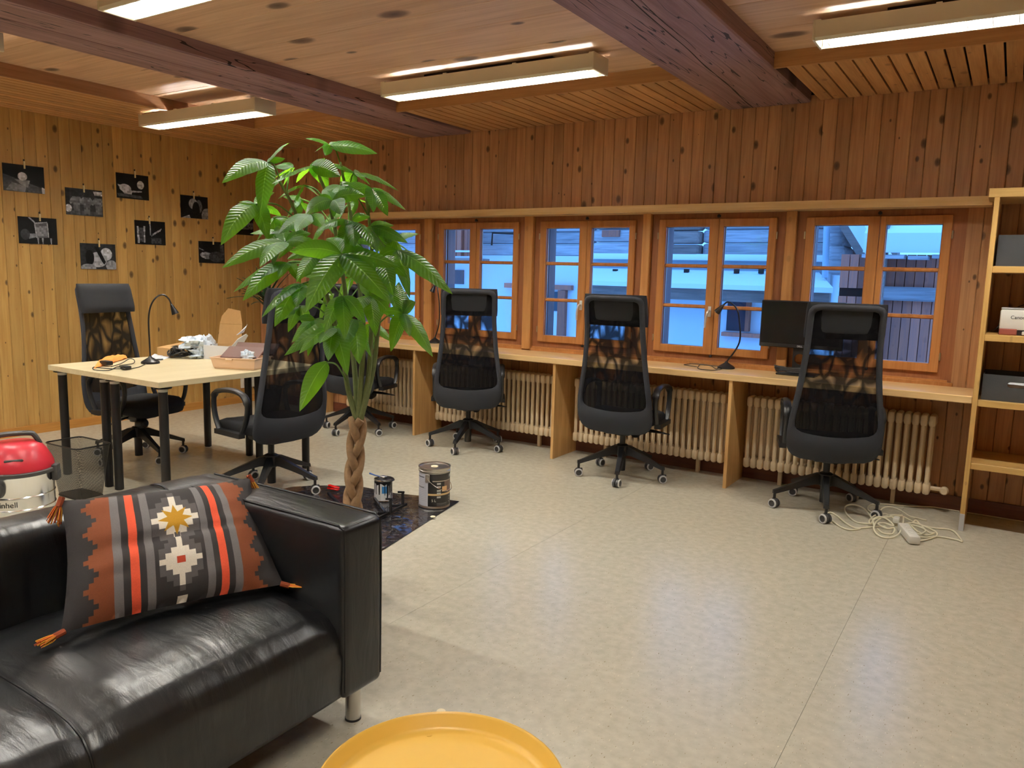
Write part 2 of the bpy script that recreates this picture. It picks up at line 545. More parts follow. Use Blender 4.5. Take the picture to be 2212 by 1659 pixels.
class MB:
    def __init__(s):
        s.v, s.f, s.m, s.uv = [], [], [], []

    def add(s, vs, fs, mat=0, uvs=None):
        o = len(s.v)
        s.v += [tuple(v) for v in vs]
        for i, f in enumerate(fs):
            s.f.append(tuple(o+k for k in f))
            s.m.append(mat)
            s.uv.append([uvs[k] for k in f] if uvs else None)
        return s

    def box(s, x0, y0, z0, x1, y1, z1, mat=0, T=None):
        vs = [(x, y, z) for z in (z0, z1) for y in (y0, y1) for x in (x0, x1)]
        if T is not None:
            vs = [T @ Vector(v) for v in vs]
        return s.add(vs, [(0, 2, 3, 1), (4, 5, 7, 6), (0, 1, 5, 4), (2, 6, 7, 3), (0, 4, 6, 2), (1, 3, 7, 5)], mat)

    def rbox(s, c, size, bev, seg=2, mat=0, T=None):
        bm = bmesh.new()
        bmesh.ops.create_cube(bm, size=1)
        for v in bm.verts:
            v.co = Vector((v.co.x*size[0], v.co.y*size[1], v.co.z*size[2]))
        bmesh.ops.bevel(bm, geom=bm.edges[:], offset=bev, segments=seg, affect='EDGES', profile=.5)
        Tm = Matrix.Translation(c)
        if T is not None:
            Tm = T @ Tm
        bm.verts.index_update()
        s.add([Tm @ v.co for v in bm.verts], [[v.index for v in f.verts] for f in bm.faces], mat)
        bm.free()
        return s

    def tube(s, pts, r, n=8, mat=0, cap=True, closed=False, flat=None, ref=None):
        """tube along pts; flat=(a,b) gives an a x b rectangle-like section oriented by ref"""
        P = [Vector(p) for p in pts]
        k = len(P)
        rr = r if isinstance(r, (list, tuple)) else [r]*k
        prev = None
        vs = []
        for i in range(k):
            if closed:
                t = (P[(i+1) % k]-P[i-1])
            else:
                t = P[min(i+1, k-1)]-P[max(i-1, 0)]
            t.normalize()
            if ref is not None:
                a = Vector(ref)
                a = (a-t*a.dot(t)).normalized()
            elif prev is None:
                a = t.orthogonal().normalized()
            else:
                a = (prev-t*prev.dot(t))
                a = a.normalized() if a.length > 1e-6 else t.orthogonal().normalized()
            prev = a
            b_ = t.cross(a)
            for j in range(n):
                an = 2*math.pi*(j+.5)/n
                if flat:
                    cx, cy = math.cos(an), math.sin(an)
                    q = max(abs(cx), abs(cy))**.55
                    vs.append(P[i]+a*(cx/q*flat[0]*rr[i])+b_*(cy/q*flat[1]*rr[i]))
                else:
                    vs.append(P[i]+a*(math.cos(an)*rr[i])+b_*(math.sin(an)*rr[i]))
        fs = []
        for i in range(k if closed else k-1):
            for j in range(n):
                i2 = (i+1) % k
                fs.append((i*n+j, i*n+(j+1) % n, i2*n+(j+1) % n, i2*n+j))
        if cap and not closed:
            fs.append(tuple(range(n))[::-1])
            fs.append(tuple((k-1)*n+j for j in range(n)))
        return s.add(vs, fs, mat)

    def lathe(s, prof, n=24, T=None, mat=0, mats=None, caps=True):
        T = T or Matrix()
        vs = []
        for r, z in prof:
            for j in range(n):
                a = 2*math.pi*j/n
                vs.append(T @ Vector((r*math.cos(a), r*math.sin(a), z)))
        k = len(prof)
        for i in range(k-1):
            fs = [(i*n+j, i*n+(j+1) % n, (i+1)*n+(j+1) % n, (i+1)*n+j) for j in range(n)]
            if i == 0:
                s.add(vs, fs, mats[i] if mats else mat)
                o = len(s.v)-len(vs)
            else:
                for f in fs:
                    s.f.append(tuple(o+q for q in f))
                    s.m.append(mats[i] if mats else mat)
                    s.uv.append(None)
        if caps:
            if prof[0][0] > 1e-5:
                s.f.append(tuple(o+j for j in range(n))[::-1])
                s.m.append(mats[0] if mats else mat)
                s.uv.append(None)
            if prof[-1][0] > 1e-5:
                s.f.append(tuple(o+(k-1)*n+j for j in range(n)))
                s.m.append(mats[-1] if mats else mat)
                s.uv.append(None)
        return s

    def grid(s, fn, nu, nv, mat=0, closed_u=False, flip=False):
        vs, uvs = [], []
        for j in range(nv+1):
            for i in range(nu+1):
                u, v = i/nu, j/nv
                vs.append(fn(u, v))
                uvs.append((u, v))
        fs = []
        for j in range(nv):
            for i in range(nu):
                a = j*(nu+1)+i
                q = (a, a+1, a+nu+2, a+nu+1)
                fs.append(q[::-1] if flip else q)
        return s.add(vs, fs, mat, uvs)

    def prism(s, poly, z0, z1, T=None, mat=0):
        T = T or Matrix()
        n = len(poly)
        vs = [T @ Vector((x, y, z0)) for x, y in poly]+[T @ Vector((x, y, z1)) for x, y in poly]
        fs = [tuple(range(n))[::-1], tuple(range(n, 2*n))]+[(i, (i+1) % n, n+(i+1) % n, n+i) for i in range(n)]
        return s.add(vs, fs, mat)

    def mesh(s, name, mats, smooth=True, ang=38):
        me = bpy.data.meshes.new(name)
        me.from_pydata(s.v, [], s.f)
        for mt in (mats if isinstance(mats, (list, tuple)) else [mats]):
            me.materials.append(mt)
        me.polygons.foreach_set('material_index', s.m)
        if any(u is not None for u in s.uv):
            ul = me.uv_layers.new(name='uv')
            k = 0
            flat = []
            for f, u in zip(s.f, s.uv):
                for i in range(len(f)):
                    flat += list(u[i]) if u else [0, 0]
            ul.data.foreach_set('uv', flat)
        bm = bmesh.new()
        bm.from_mesh(me)
        bmesh.ops.remove_doubles(bm, verts=bm.verts, dist=1e-6)
        bmesh.ops.recalc_face_normals(bm, faces=bm.faces)
        bm.to_mesh(me)
        bm.free()
        if smooth:
            me.polygons.foreach_set('use_smooth', [True]*len(me.polygons))
            me.set_sharp_from_angle(angle=R(ang))
        me.update()
        return me

    def obj(s, name, mats, parent=None, loc=None, rot=None, world=False, **k):
        o = bpy.data.objects.new(name, s.mesh(name, mats, **k))
        link(o, parent, loc, rot, world)
        return o


def wmat(o):
    m_ = Matrix.LocRotScale(o.location, o.rotation_euler, o.scale)
    if o.parent:
        m_ = wmat(o.parent) @ o.matrix_parent_inverse @ m_
    return m_


def link(o, parent=None, loc=None, rot=None, world=False):
    col.objects.link(o)
    if loc is not None:
        o.location = loc
    if rot is not None:
        o.rotation_euler = rot
    if parent is not None:
        o.parent = parent
        if world:
            o.matrix_parent_inverse = wmat(parent).inverted()
    return o


def inst(name, me, parent, loc=(0, 0, 0), rot=(0, 0, 0), world=False, scale=None):
    o = bpy.data.objects.new(name, me)
    if scale:
        o.scale = scale
    return link(o, parent, loc, rot, world)


def tag(o, label=None, cat=None, group=None, kind=None):
    for k, v in (('label', label), ('category', cat), ('group', group), ('kind', kind)):
        if v:
            o[k] = v
    return o


def thing(name, label, cat, loc=(0, 0, 0), rz=0, group=None):
    o = bpy.data.objects.new(name, None)
    o.empty_display_size = .1
    link(o, None, loc, (0, 0, rz))
    return tag(o, label, cat, group)


def catmull(pts, n=8, closed=False):
    P = [Vector(p) for p in pts]
    out = []
    k = len(P)
    for i in range(k if closed else k-1):
        if closed:
            a, b_, c, d = P[i-1], P[i], P[(i+1) % k], P[(i+2) % k]
        else:
            a, b_, c, d = P[max(i-1, 0)], P[i], P[i+1], P[min(i+2, k-1)]
        for j in range(n):
            t = j/n
            out.append(.5*((2*b_)+(c-a)*t+(2*a-5*b_+4*c-d)*t*t+(3*b_-a-3*c+d)*t**3))
    if not closed:
        out.append(P[-1])
    return out


def text_mesh(txt, size, depth=.0006):
    cu = bpy.data.curves.new('text', 'FONT')
    cu.body = txt
    cu.size = size
    cu.extrude = depth
    cu.align_x = 'CENTER'
    cu.align_y = 'CENTER'
    o = bpy.data.objects.new('text', cu)
    col.objects.link(o)
    dg = bpy.context.evaluated_depsgraph_get()
    me = bpy.data.meshes.new_from_object(o.evaluated_get(dg))
    bpy.data.objects.remove(o)
    return me


# ================================================================== ROOM
ZC, ZS = 2.64, 2.562          # ceiling planks, slatted soffit
XR, YF = 9.0, -8.0
fl = MB().box(-.2, YF, -.12, XR, .3, -.004).obj('floor', plain('seam_dirt', srgb(128, 116, 92), .9), smooth=False)
tag(fl, kind='structure')
xs = [0, 1.66, 3.165, 4.68, 6.2, 7.7, XR]
for a, b_ in zip(xs, xs[1:]):
    MB().box(a+.0006, YF, -.004, b_-.0006, 0, 0).obj('floor_sheet', M['lino'], fl, smooth=False)

# windows: sash outer left, meeting, right, glass edges
WINS = [(1.335, 1.745, 2.161), (2.373, 2.772, 3.199), (3.404, 3.823, 4.232), (4.416, 4.859, 5.261), (5.45, 5.894, 6.301)]
wb = MB()
wb.box(-.2, .012, 0, XR, .16, .80)
wb.box(-.2, .012, 1.866, XR, .16, 2.75)
px = -.2
for (a, mm, c) in WINS:
    wb.box(px, .012, .80, a-.058, .16, 1.866)
    px = c+.058
wb.box(px, .012, .80, XR, .16, 1.866)
wall_back = tag(wb.obj('wall_back', M['dark'], smooth=False), kind='structure')
wall_left = tag(MB().box(-.2, YF, 0, -.012, .16, 2.75).obj('wall_left', M['dark'], smooth=False), kind='structure')
tag(MB().box(XR, YF, 0, XR+.15, .16, 2.75).obj('wall_right', M['wall_wood'], smooth=False), kind='structure')
tag(MB().box(-.2, YF-.15, 0, XR+.15, YF, 2.75).obj('wall_front', M['wall_wood_b'], smooth=False), kind='structure')


def board_mesh(name, wd, ln, th, mat, ch=.004):
    """vertical board, origin at bottom centre of the front face, front = -y"""
    h = wd/2-.0006
    pr = [(-h, th), (-h, ch), (-h+ch, 0), (h-ch, 0), (h, ch), (h, th)]
    return MB().prism(pr, 0, ln).mesh(name, mat, smooth=False)


BW = .0873
nb = int(XR/BW)
bm_up = board_mesh('wall_board', BW, 2.60-1.88, .014, M['wall_wood_b'])
bm_lo = board_mesh('wall_board_low', BW, .735-.085, .014, M['wall_wood_b'])
bm_full = board_mesh('wall_board_tall', BW, 1.88-.085, .014, M['wall_wood_b'])
for i in range(nb):
    x = BW*(i+.5)
    if x > 7.9:
        break
    inst('wall_board', bm_up, wall_back, (x, -.002, 1.88))
    if x < 6.36 and x > 1.24:
        inst('wall_board', bm_lo, wall_back, (x, -.002, .085))
    else:
        inst('wall_board', bm_full, wall_back, (x, -.002, .085))
bl = board_mesh('wall_board_left', .0905, 2.60-.07, .014, M['wall_wood'])
for i in range(58):
    inst('wall_board', bl, wall_left, (.002, -.0905*(i+.5), .07), (0, 0, R(90)))
tag(MB().box(0, YF, 0, .004, -.0905*58, 2.6).obj('trim_9', M['wall_wood'], smooth=False), kind='structure')
tag(MB().box(.003, YF, 0, .020, -.02, .072).obj('baseboard_left', M['base_pine'], smooth=False), kind='structure')
tag(MB().box(.003, -.022, 0, XR, -.004, .092).obj('baseboard_back', M['base_dark'], smooth=False), kind='structure')

# ceiling
ceil = tag(MB().box(-.2, YF, 2.70, XR, .3, 2.82).obj('ceiling', M['dark'], smooth=False), kind='structure')


def plank(x0, x1, y0, y1):
    pr = [(y0+.001, .05), (y0+.001, .003), (y0+.004, 0), (y1-.004, 0), (y1-.001, .003), (y1-.001, .05)]
    T = Matrix(((0, 0, 1, 0), (1, 0, 0, 0), (0, 1, 0, ZC), (0, 0, 0, 1)))
    MB().prism(pr, x0, x1, T).obj('ceiling_plank', M['plank_wood'], ceil, smooth=False)


for x0, x1, js in ((1.10, 2.17, [-.93, -1.40, -1.88, -2.35, -2.715, -3.04, -3.42, -3.8, -4.2]),
                   (2.68, 4.88, [-.93, -1.39, -1.67, -2.08, -2.36, -2.74, -3.10, -3.45, -3.8, -4.2]),
                   (5.41, XR, [-.93, -1.36, -1.78, -2.15, -2.5, -2.85, -3.2, -3.6, -4.0, -4.4])):
    for a, b_ in zip(js, js[1:]):
        plank(x0, x1, b_, a)
    plank(x0, x1, YF, js[-1])
plank(0, 1.10, YF, -5.6)
# beams
for bx0, bx1 in ((2.162, 2.424), (2.430, 2.690), (4.872, 5.418)):
    MB().rbox(((bx0+bx1)/2, (YF+.01)/2, 2.622), (bx1-bx0, -YF-.02, .14), .008, 1).obj('beam', M['beam_wood'], ceil, smooth=False)
# long check in the wide beam: a recessed dark split following the grain
for off, y0, y1, wdt in ((.0, -3.4, -.02, .014), (.035, -2.6, -1.5, .006)):
    pts = []
    for i in range(40):
        y = y0+(y1-y0)*i/39
        x = 5.14+off-.055*(y+1.7)+.012*noise.noise(Vector((y*2.2, off*90, 0)))
        ww = wdt*(.35+.65*abs(noise.noise(Vector((y*3.1, 5, off*7))))*2)
        pts.append((x, y, ww))
    mb = MB()
    for (x, y, a), (x2, y2, b_) in zip(pts, pts[1:]):
        mb.add([(x-a/2, y, 2.5515), (x+a/2, y, 2.5515), (x2+b_/2, y2, 2.5515), (x2-b_/2, y2, 2.5515), (x, y, 2.56), (x2, y2, 2.56)],
               [(0, 1, 2, 3), (0, 3, 5, 4), (1, 4, 5, 2)])
    mb.obj('beam_split', M['dark'], ceil, smooth=False)
# slatted soffit
SW = .0855


def slat_mesh(ln):
    h = SW/2-.0055
    return MB().box(-h, -ln, 0, h, 0, .014).mesh('soffit_slat', M['slat_wood'], smooth=False)


s_short, s_long = slat_mesh(.925), slat_mesh(5.6)
for i in range(95):
    x = SW*(i+.5)
    if 2.135 < x < 2.72 or 4.865 < x < 5.44:
        continue
    inst('soffit_slat', s_long if x < 1.1 else s_short, ceil, (x, -.006, ZS))
MB().box(1.10, -.95, ZS-.006, 2.162, -.928, ZC).obj('fascia_board', M['fascia_wood'], ceil, smooth=False)
MB().box(2.69, -.95, ZS-.006, 4.872, -.928, ZC).obj('fascia_board', M['fascia_wood'], ceil, smooth=False)
MB().box(5.418, -.95, ZS-.006, XR, -.928, ZC).obj('fascia_board', M['fascia_wood'], ceil, smooth=False)
MB().box(1.10, -5.6, ZS-.006, 1.122, -.95, ZC).obj('fascia_board', M['fascia_wood_y'], ceil, smooth=False)
MB().box(0, -5.62, ZS-.006, 1.122, -5.6, ZC).obj('fascia_board', M['fascia_wood'], ceil, smooth=False)

# ------------------------------------------------------------------ windows
for k, (xl, xm, xr) in enumerate(WINS):
    f = MB()
    a, c = xl-.056, xr+.056
    f.box(a, .0, 1.815, c, .06, 1.864)
    f.box(a, .0, .802, c, .06, .858)
    f.box(a, .0, .858, xl+.006, .06, 1.815)
    f.box(xr-.006, .0, .858, c, .06, 1.815)
    # outer reveal
    f.box(a, .06, .79, xl+.045, .165, 1.87, 1)
    f.box(xr-.045, .06, .79, c, .165, 1.87, 1)
    f.box(a, .06, 1.80, c, .165, 1.87, 1)
    f.box(a, .06, .80, c, .165, .87, 1)
    fo = tag(f.obj('window_%d' % (k+1), [M['frame_wood'], M['reveal']], smooth=False), kind='structure')
    # apron board below the frame
    MB().box(a, -.012, .782, c, .0, .812).obj('apron_board', M['window_wood'], fo, smooth=False)
    for s_, (p, q) in enumerate(((xl, xm+.004), (xm+.006, xr))):
        st0 = .057 if s_ == 0 else .036
        st1 = .068 if s_ == 0 else .053
        sb = MB()
        y0, y1 = -.022, .03
        sb.rbox((p+st0/2, (y0+y1)/2, 1.3365), (st0, y1-y0, .963), .004, 1)
        sb.rbox((q-st1/2, (y0+y1)/2, 1.3365), (st1, y1-y0, .963), .004, 1)
        sb.rbox(((p+q)/2, (y0+y1)/2+.001, 1.791), (q-p-.02, y1-y0-.002, .054), .004, 1)
        sb.rbox(((p+q)/2, (y0+y1)/2+.001, .8825), (q-p-.02, y1-y0-.002, .055), .004, 1)
        so = sb.obj('sash', M['window_wood'], fo, smooth=False)
        for z in (1.486, 1.197):
            MB().rbox(((p+st0+q-st1)/2, .006, z), (q-p-st0-st1+.01, .028, .026), .006, 1).obj('muntin', M['window_wood'], so, smooth=False)
        for z0, z1 in ((.908, 1.184), (1.210, 1.473), (1.499, 1.765)):
            MB().box(p+st0-.004, .008, z0-.002, q-st1+.004, .012, z1+.002).obj('pane', M['glass'], so, smooth=False)
        gs = MB()
        g0, g1 = p+st0, q-st1
        gs.box(g0, .0125, .906, g0+.004, .02, 1.764)
        gs.box(g1-.004, .0125, .906, g1, .02, 1.764)
        gs.box(g0, .0125, 1.760, g1, .02, 1.764)
        gs.box(g0, .0125, .906, g1, .02, .911)
        gs.obj('glazing_seal', M['sill_light'], so, smooth=False)
        hx = xl-.004 if s_ == 0 else xr+.004
        for z in (1.70, .955):
            MB().lathe([(.0052, -.024), (.0052, .024)], 8, Matrix.Translation((hx, -.020, z))).obj('hinge', M['brass'], so)
    # handle on the left sash meeting stile
    h = MB()
    hx = xm-.026
    h.rbox((hx, -.026, 1.165), (.024, .008, .075), .003, 2)
    h.tube(catmull([(hx, -.03, 1.17), (hx, -.058, 1.168), (hx-.003, -.068, 1.15), (hx-.012, -.066, 1.11), (hx-.016, -.06, 1.05)], 5), [.008]*11+[.0085]*6+[.007]*4, 8)
    h.obj('window_handle', M['satin'], fo)
    cbb = MB()
    cbb.lathe([(.004, 0), (.012, .003), (.012, .014), (.006, .02)], 10, Matrix.Translation((xm, -.012, 1.836)) @ Matrix.Rotation(R(90), 4, 'X'))
    cbb.lathe([(.006, 0), (.009, .003), (.009, .018), (.004, .022)], 10, Matrix.Translation((xm, -.014, .845)) @ Matrix.Rotation(R(90), 4, 'X'))
    cbb.obj('catch', M['black_metal'], fo)
# posts between windows
tn = 1
for a, b_ in ((1.18, 1.272), (2.222, 2.312), (3.262, 3.342), (4.292, 4.356), (5.322, 5.392)):
    tag(MB().rbox(((a+b_)/2, -.012, 1.324), (b_-a, .05, 1.08), .005, 1).obj('trim_%d' % tn, M['post_wood'], smooth=False), kind='structure')
    tn += 1
tag(MB().box(6.350, -.002, .80, 6.378, .02, 1.87).obj('trim_8', M['frame_wood'], smooth=False), kind='structure')
# curtain ledge above the windows
lg = MB()
lg.box(1.15, -.175, 1.858, 6.50, -.004, 1.909)
lg.box(1.15, -.178, 1.858, 6.50, -.175, 1.862)
for z in (1.874, 1.884, 1.895):
    lg.box(1.15, -.1765, z, 6.50, -.175, z+.005)
tag(lg.obj('trim_%d' % tn, M['desk_wood'], smooth=False), kind='structure')
tn += 1
# bottom lath between windows and the desk
tag(MB().rbox((3.78, -.008, .784), (5.22, .022, .03), .004, 1).obj('trim_%d' % tn, M['window_wood'], smooth=False), kind='structure')

# ================================================================== DESK
DZ = .776
dsk = thing('wall_desk', 'long pine worktop running under the row of windows', 'desk', (3.78, -.21, 0))
MB().rbox((3.771, -.213, DZ-.0215), (5.484, .406, .043), .004, 1).obj('worktop', M['desk_wood'], dsk, world=True, smooth=False)
for x in (1.062, 2.415, 3.78, 5.122):
    MB().box(x, -.405, 0, x+.022, -.026, DZ-.043).obj('support_panel', M['support_wood'], dsk, world=True, smooth=False)
# ------------------------------------------------------------------ radiators
sec = MB()
for yy in (-.045, .045):
    sec.tube([(0, yy, .045), (0, yy, .47)], .0135, 8)
for zz in (.045, .47):
    sec.rbox((0, 0, zz), (.043, .125, .075), .018, 2)
sec_me = sec.mesh('radiator_section', M['radiator'])
rads = [(1.40, 2.37, 'cream column radiator under the desk, far left bay behind the plant'), (2.47, 3.74, 'cream column radiator behind the squarely turned chair in the second desk bay'),
        (3.84, 5.08, 'cream column radiator in the third desk bay below the lamp'), (5.18, 6.36, 'cream column radiator in the last desk bay beside the shelf')]
for xa, xb, lb in rads:
    t = thing('radiator', lb, 'radiator', ((xa+xb)/2, -.115, .09), 0, 'column radiators under the desk')
    n = int((xb-xa)/.0462)
    for i in range(n):
        inst('radiator_section', sec_me, t, (xa-(xa+xb)/2+.0462*(i+.5), 0, .01))
    vb = MB()
    vb.tube([(xb-.03-(xa+xb)/2, 0, .055), (xb+.05-(xa+xb)/2, 0, .055)] if xb > 6 else [(xa-.012-(xa+xb)/2, 0, .055), (xa+.02-(xa+xb)/2, 0, .055)], .014, 8)
    if xb > 6:
        vb.lathe([(.012, 0), (.024, .004), (.026, .03), (.018, .05)], 12, Matrix.Translation((xb+.05-(xa+xb)/2, 0, .055)) @ Matrix.Rotation(R(90), 4, 'X'))
    vb.obj('valve', M['radiator'], t)
    for fx in (.2, .8):
        x = (xa-(xa+xb)/2)+(xb-xa)*fx
        MB().box(x-.012, .03, -.09, x+.012, .06, .02).obj('bracket', M['radiator'], t)

# ================================================================== CEILING LIGHTS
def light_fixture(x0, x1, yc, label, ztop=2.612, group='white louvred ceiling lights'):
    L_ = x1-x0
    t = thing('ceiling_light', label, 'light', ((x0+x1)/2, yc, ztop), 0, group)
    hl, hw, hz = L_/2, .09, -.092
    b_ = MB()
    b_.box(-hl, -.0447, -.006, hl, .0447, 0)
    for fx in (-.98, -.33, .33, .98):
        b_.box(hl*fx-.012, -hw, -.006, hl*fx+.012, hw, 0)
    pr = [(0, -.006), (.0, hz+.012), (.010, hz), (.018, hz), (.008, hz+.014), (.006, -.006)]
    for sgn in (-1, 1):
        T = Matrix(((0, 0, 1, 0), (-sgn, 0, 0, sgn*hw), (0, 1, 0, 0), (0, 0, 0, 1)))
        b_.prism(pr, -hl, hl, T)
    b_.obj('housing', M['white_metal'], t, smooth=False)
    for sgn in (-1, 1):
        MB().rbox((sgn*hl, 0, hz/2), (.012, hw*2+.004, -hz+.002), .004, 2).obj('end_cap', M['white_metal'], t)
    MB().box(-hl+.3, -.02, 0, hl-.3, .02, ZC-ztop if ztop > 2.6 else ZS-ztop).obj('spacer', M['dark'], t, smooth=False)
    MB().tube([(-hl+.04, 0, -.036), (hl-.04, 0, -.036)], .014, 10).obj('tube', M['tube'], t)
    n = int(L_/.092)
    bl_ = MB().prism([(-.012, -.052), (.012, -.052), (.0015, hz+.004), (-.0015, hz+.004)], -hw+.014, hw-.014,
                     Matrix(((1, 0, 0, 0), (0, 0, 1, 0), (0, 1, 0, 0), (0, 0, 0, 1)))).mesh('louvre_blade', M['louvre'], smooth=False)
    for i in range(n):
        inst('louvre_blade', bl_, t, (-hl+L_*(i+.5)/n, 0, 0))
    rf = MB()
    for sgn in (-1, 1):
        rf.add([(-hl+.01, sgn*(hw-.012), hz+.008), (hl-.01, sgn*(hw-.012), hz+.008), (hl-.01, sgn*.045, -.008), (-hl+.01, sgn*.045, -.008),
                (-hl+.01, sgn*(hw-.010), hz+.008), (hl-.01, sgn*(hw-.010), hz+.008), (hl-.01, sgn*.049, -.008), (-hl+.01, sgn*.049, -.008)],
               [(0, 1, 2, 3), (7, 6, 5, 4), (0, 4, 5, 1), (3, 2, 6, 7)])
    rf.obj('reflector', M['louvre'], t, smooth=False)
    return t


light_fixture(3.05, 4.59, -1.42, 'louvred ceiling light between the two beams, nearest the windows')
light_fixture(5.742, 7.28, -1.41, 'louvred ceiling light right of the wide beam, its blades showing')
light_fixture(.80, 2.15, -1.70, 'ceiling light farthest left, over the photo wall corner', 2.55)
light_fixture(3.07, 4.61, -3.31, 'ceiling light cut by the top edge, left of the middle')
light_fixture(.70, 2.16, -3.47, 'ceiling light of which only the right end shows at the left edge', 2.55)
for x, lb in ((.5, 'left'), (3.07, 'middle'), (5.74, 'right')):
    light_fixture(x, x+1.54, -5.25, 'ceiling light behind the camera, %s of its row' % lb, group='ceiling lights behind the camera')

# ================================================================== OFFICE CHAIRS  (local: +y is the way it faces)
def back_curve_y(z):
    zs = [.35, .45, .60, .78, .95, 1.10, 1.28]
    ys = [-.190, -.228, -.255, -.262, -.278, -.302, -.345]
    return float(np.interp(z, zs, ys))


def half_w(z, zb, zt, wfn, rb, rtp):
    x = wfn(z)
    if z > zt-rtp:
        d = z-(zt-rtp)
        x -= rtp-math.sqrt(max(0, rtp*rtp-d*d))
    if z < zb+rb:
        d = (zb+rb)-z
        x -= rb-math.sqrt(max(0, rb*rb-d*d))
    return x


W_OUT = lambda z: float(np.interp(z, [.35, .48, .60, .80, 1.0, 1.28], [.252, .266, .258, .228, .210, .204]))
ZL = [0, .012, .035, .07, .11, .17, .25, .34, .44, .54, .64, .74, .82, .88, .93, .965, .988, 1]


def outline(zb, zt, wfn, rb, rtp, sag):
    pts = []
    zs = [zb+(zt-zb)*q for q in ZL]
    for z in zs:
        pts.append((half_w(z, zb, zt, wfn, rb, rtp), z))
    xt = pts[-1][0]
    for i in range(1, 6):
        pts.append((xt*(1-2*i/6), zt))
    for z in zs[::-1]:
        pts.append((-half_w(z, zb, zt, wfn, rb, rtp), z))
    xb = pts[0][0]
    for i in range(1, 6):
        pts.append((-xb*(1-2*i/6), zb))
    out = []
    for x, z in pts:
        if sag and z < zb+.10:
            z = z-sag*(1-(x/.23)**2)*(1-(z-zb)/.10)
        out.append((x, z))
    return out


def back_pt(x, z, off=0):
    return Vector((x, back_curve_y(z)+.38*x*x+off, z))


C_OUT = outline(.352, 1.272, W_OUT, .075, .05, .012)
C_IN = outline(.525, 1.238, lambda z: W_OUT(z)-.034, .045, .03, .028)
NC = len(C_OUT)


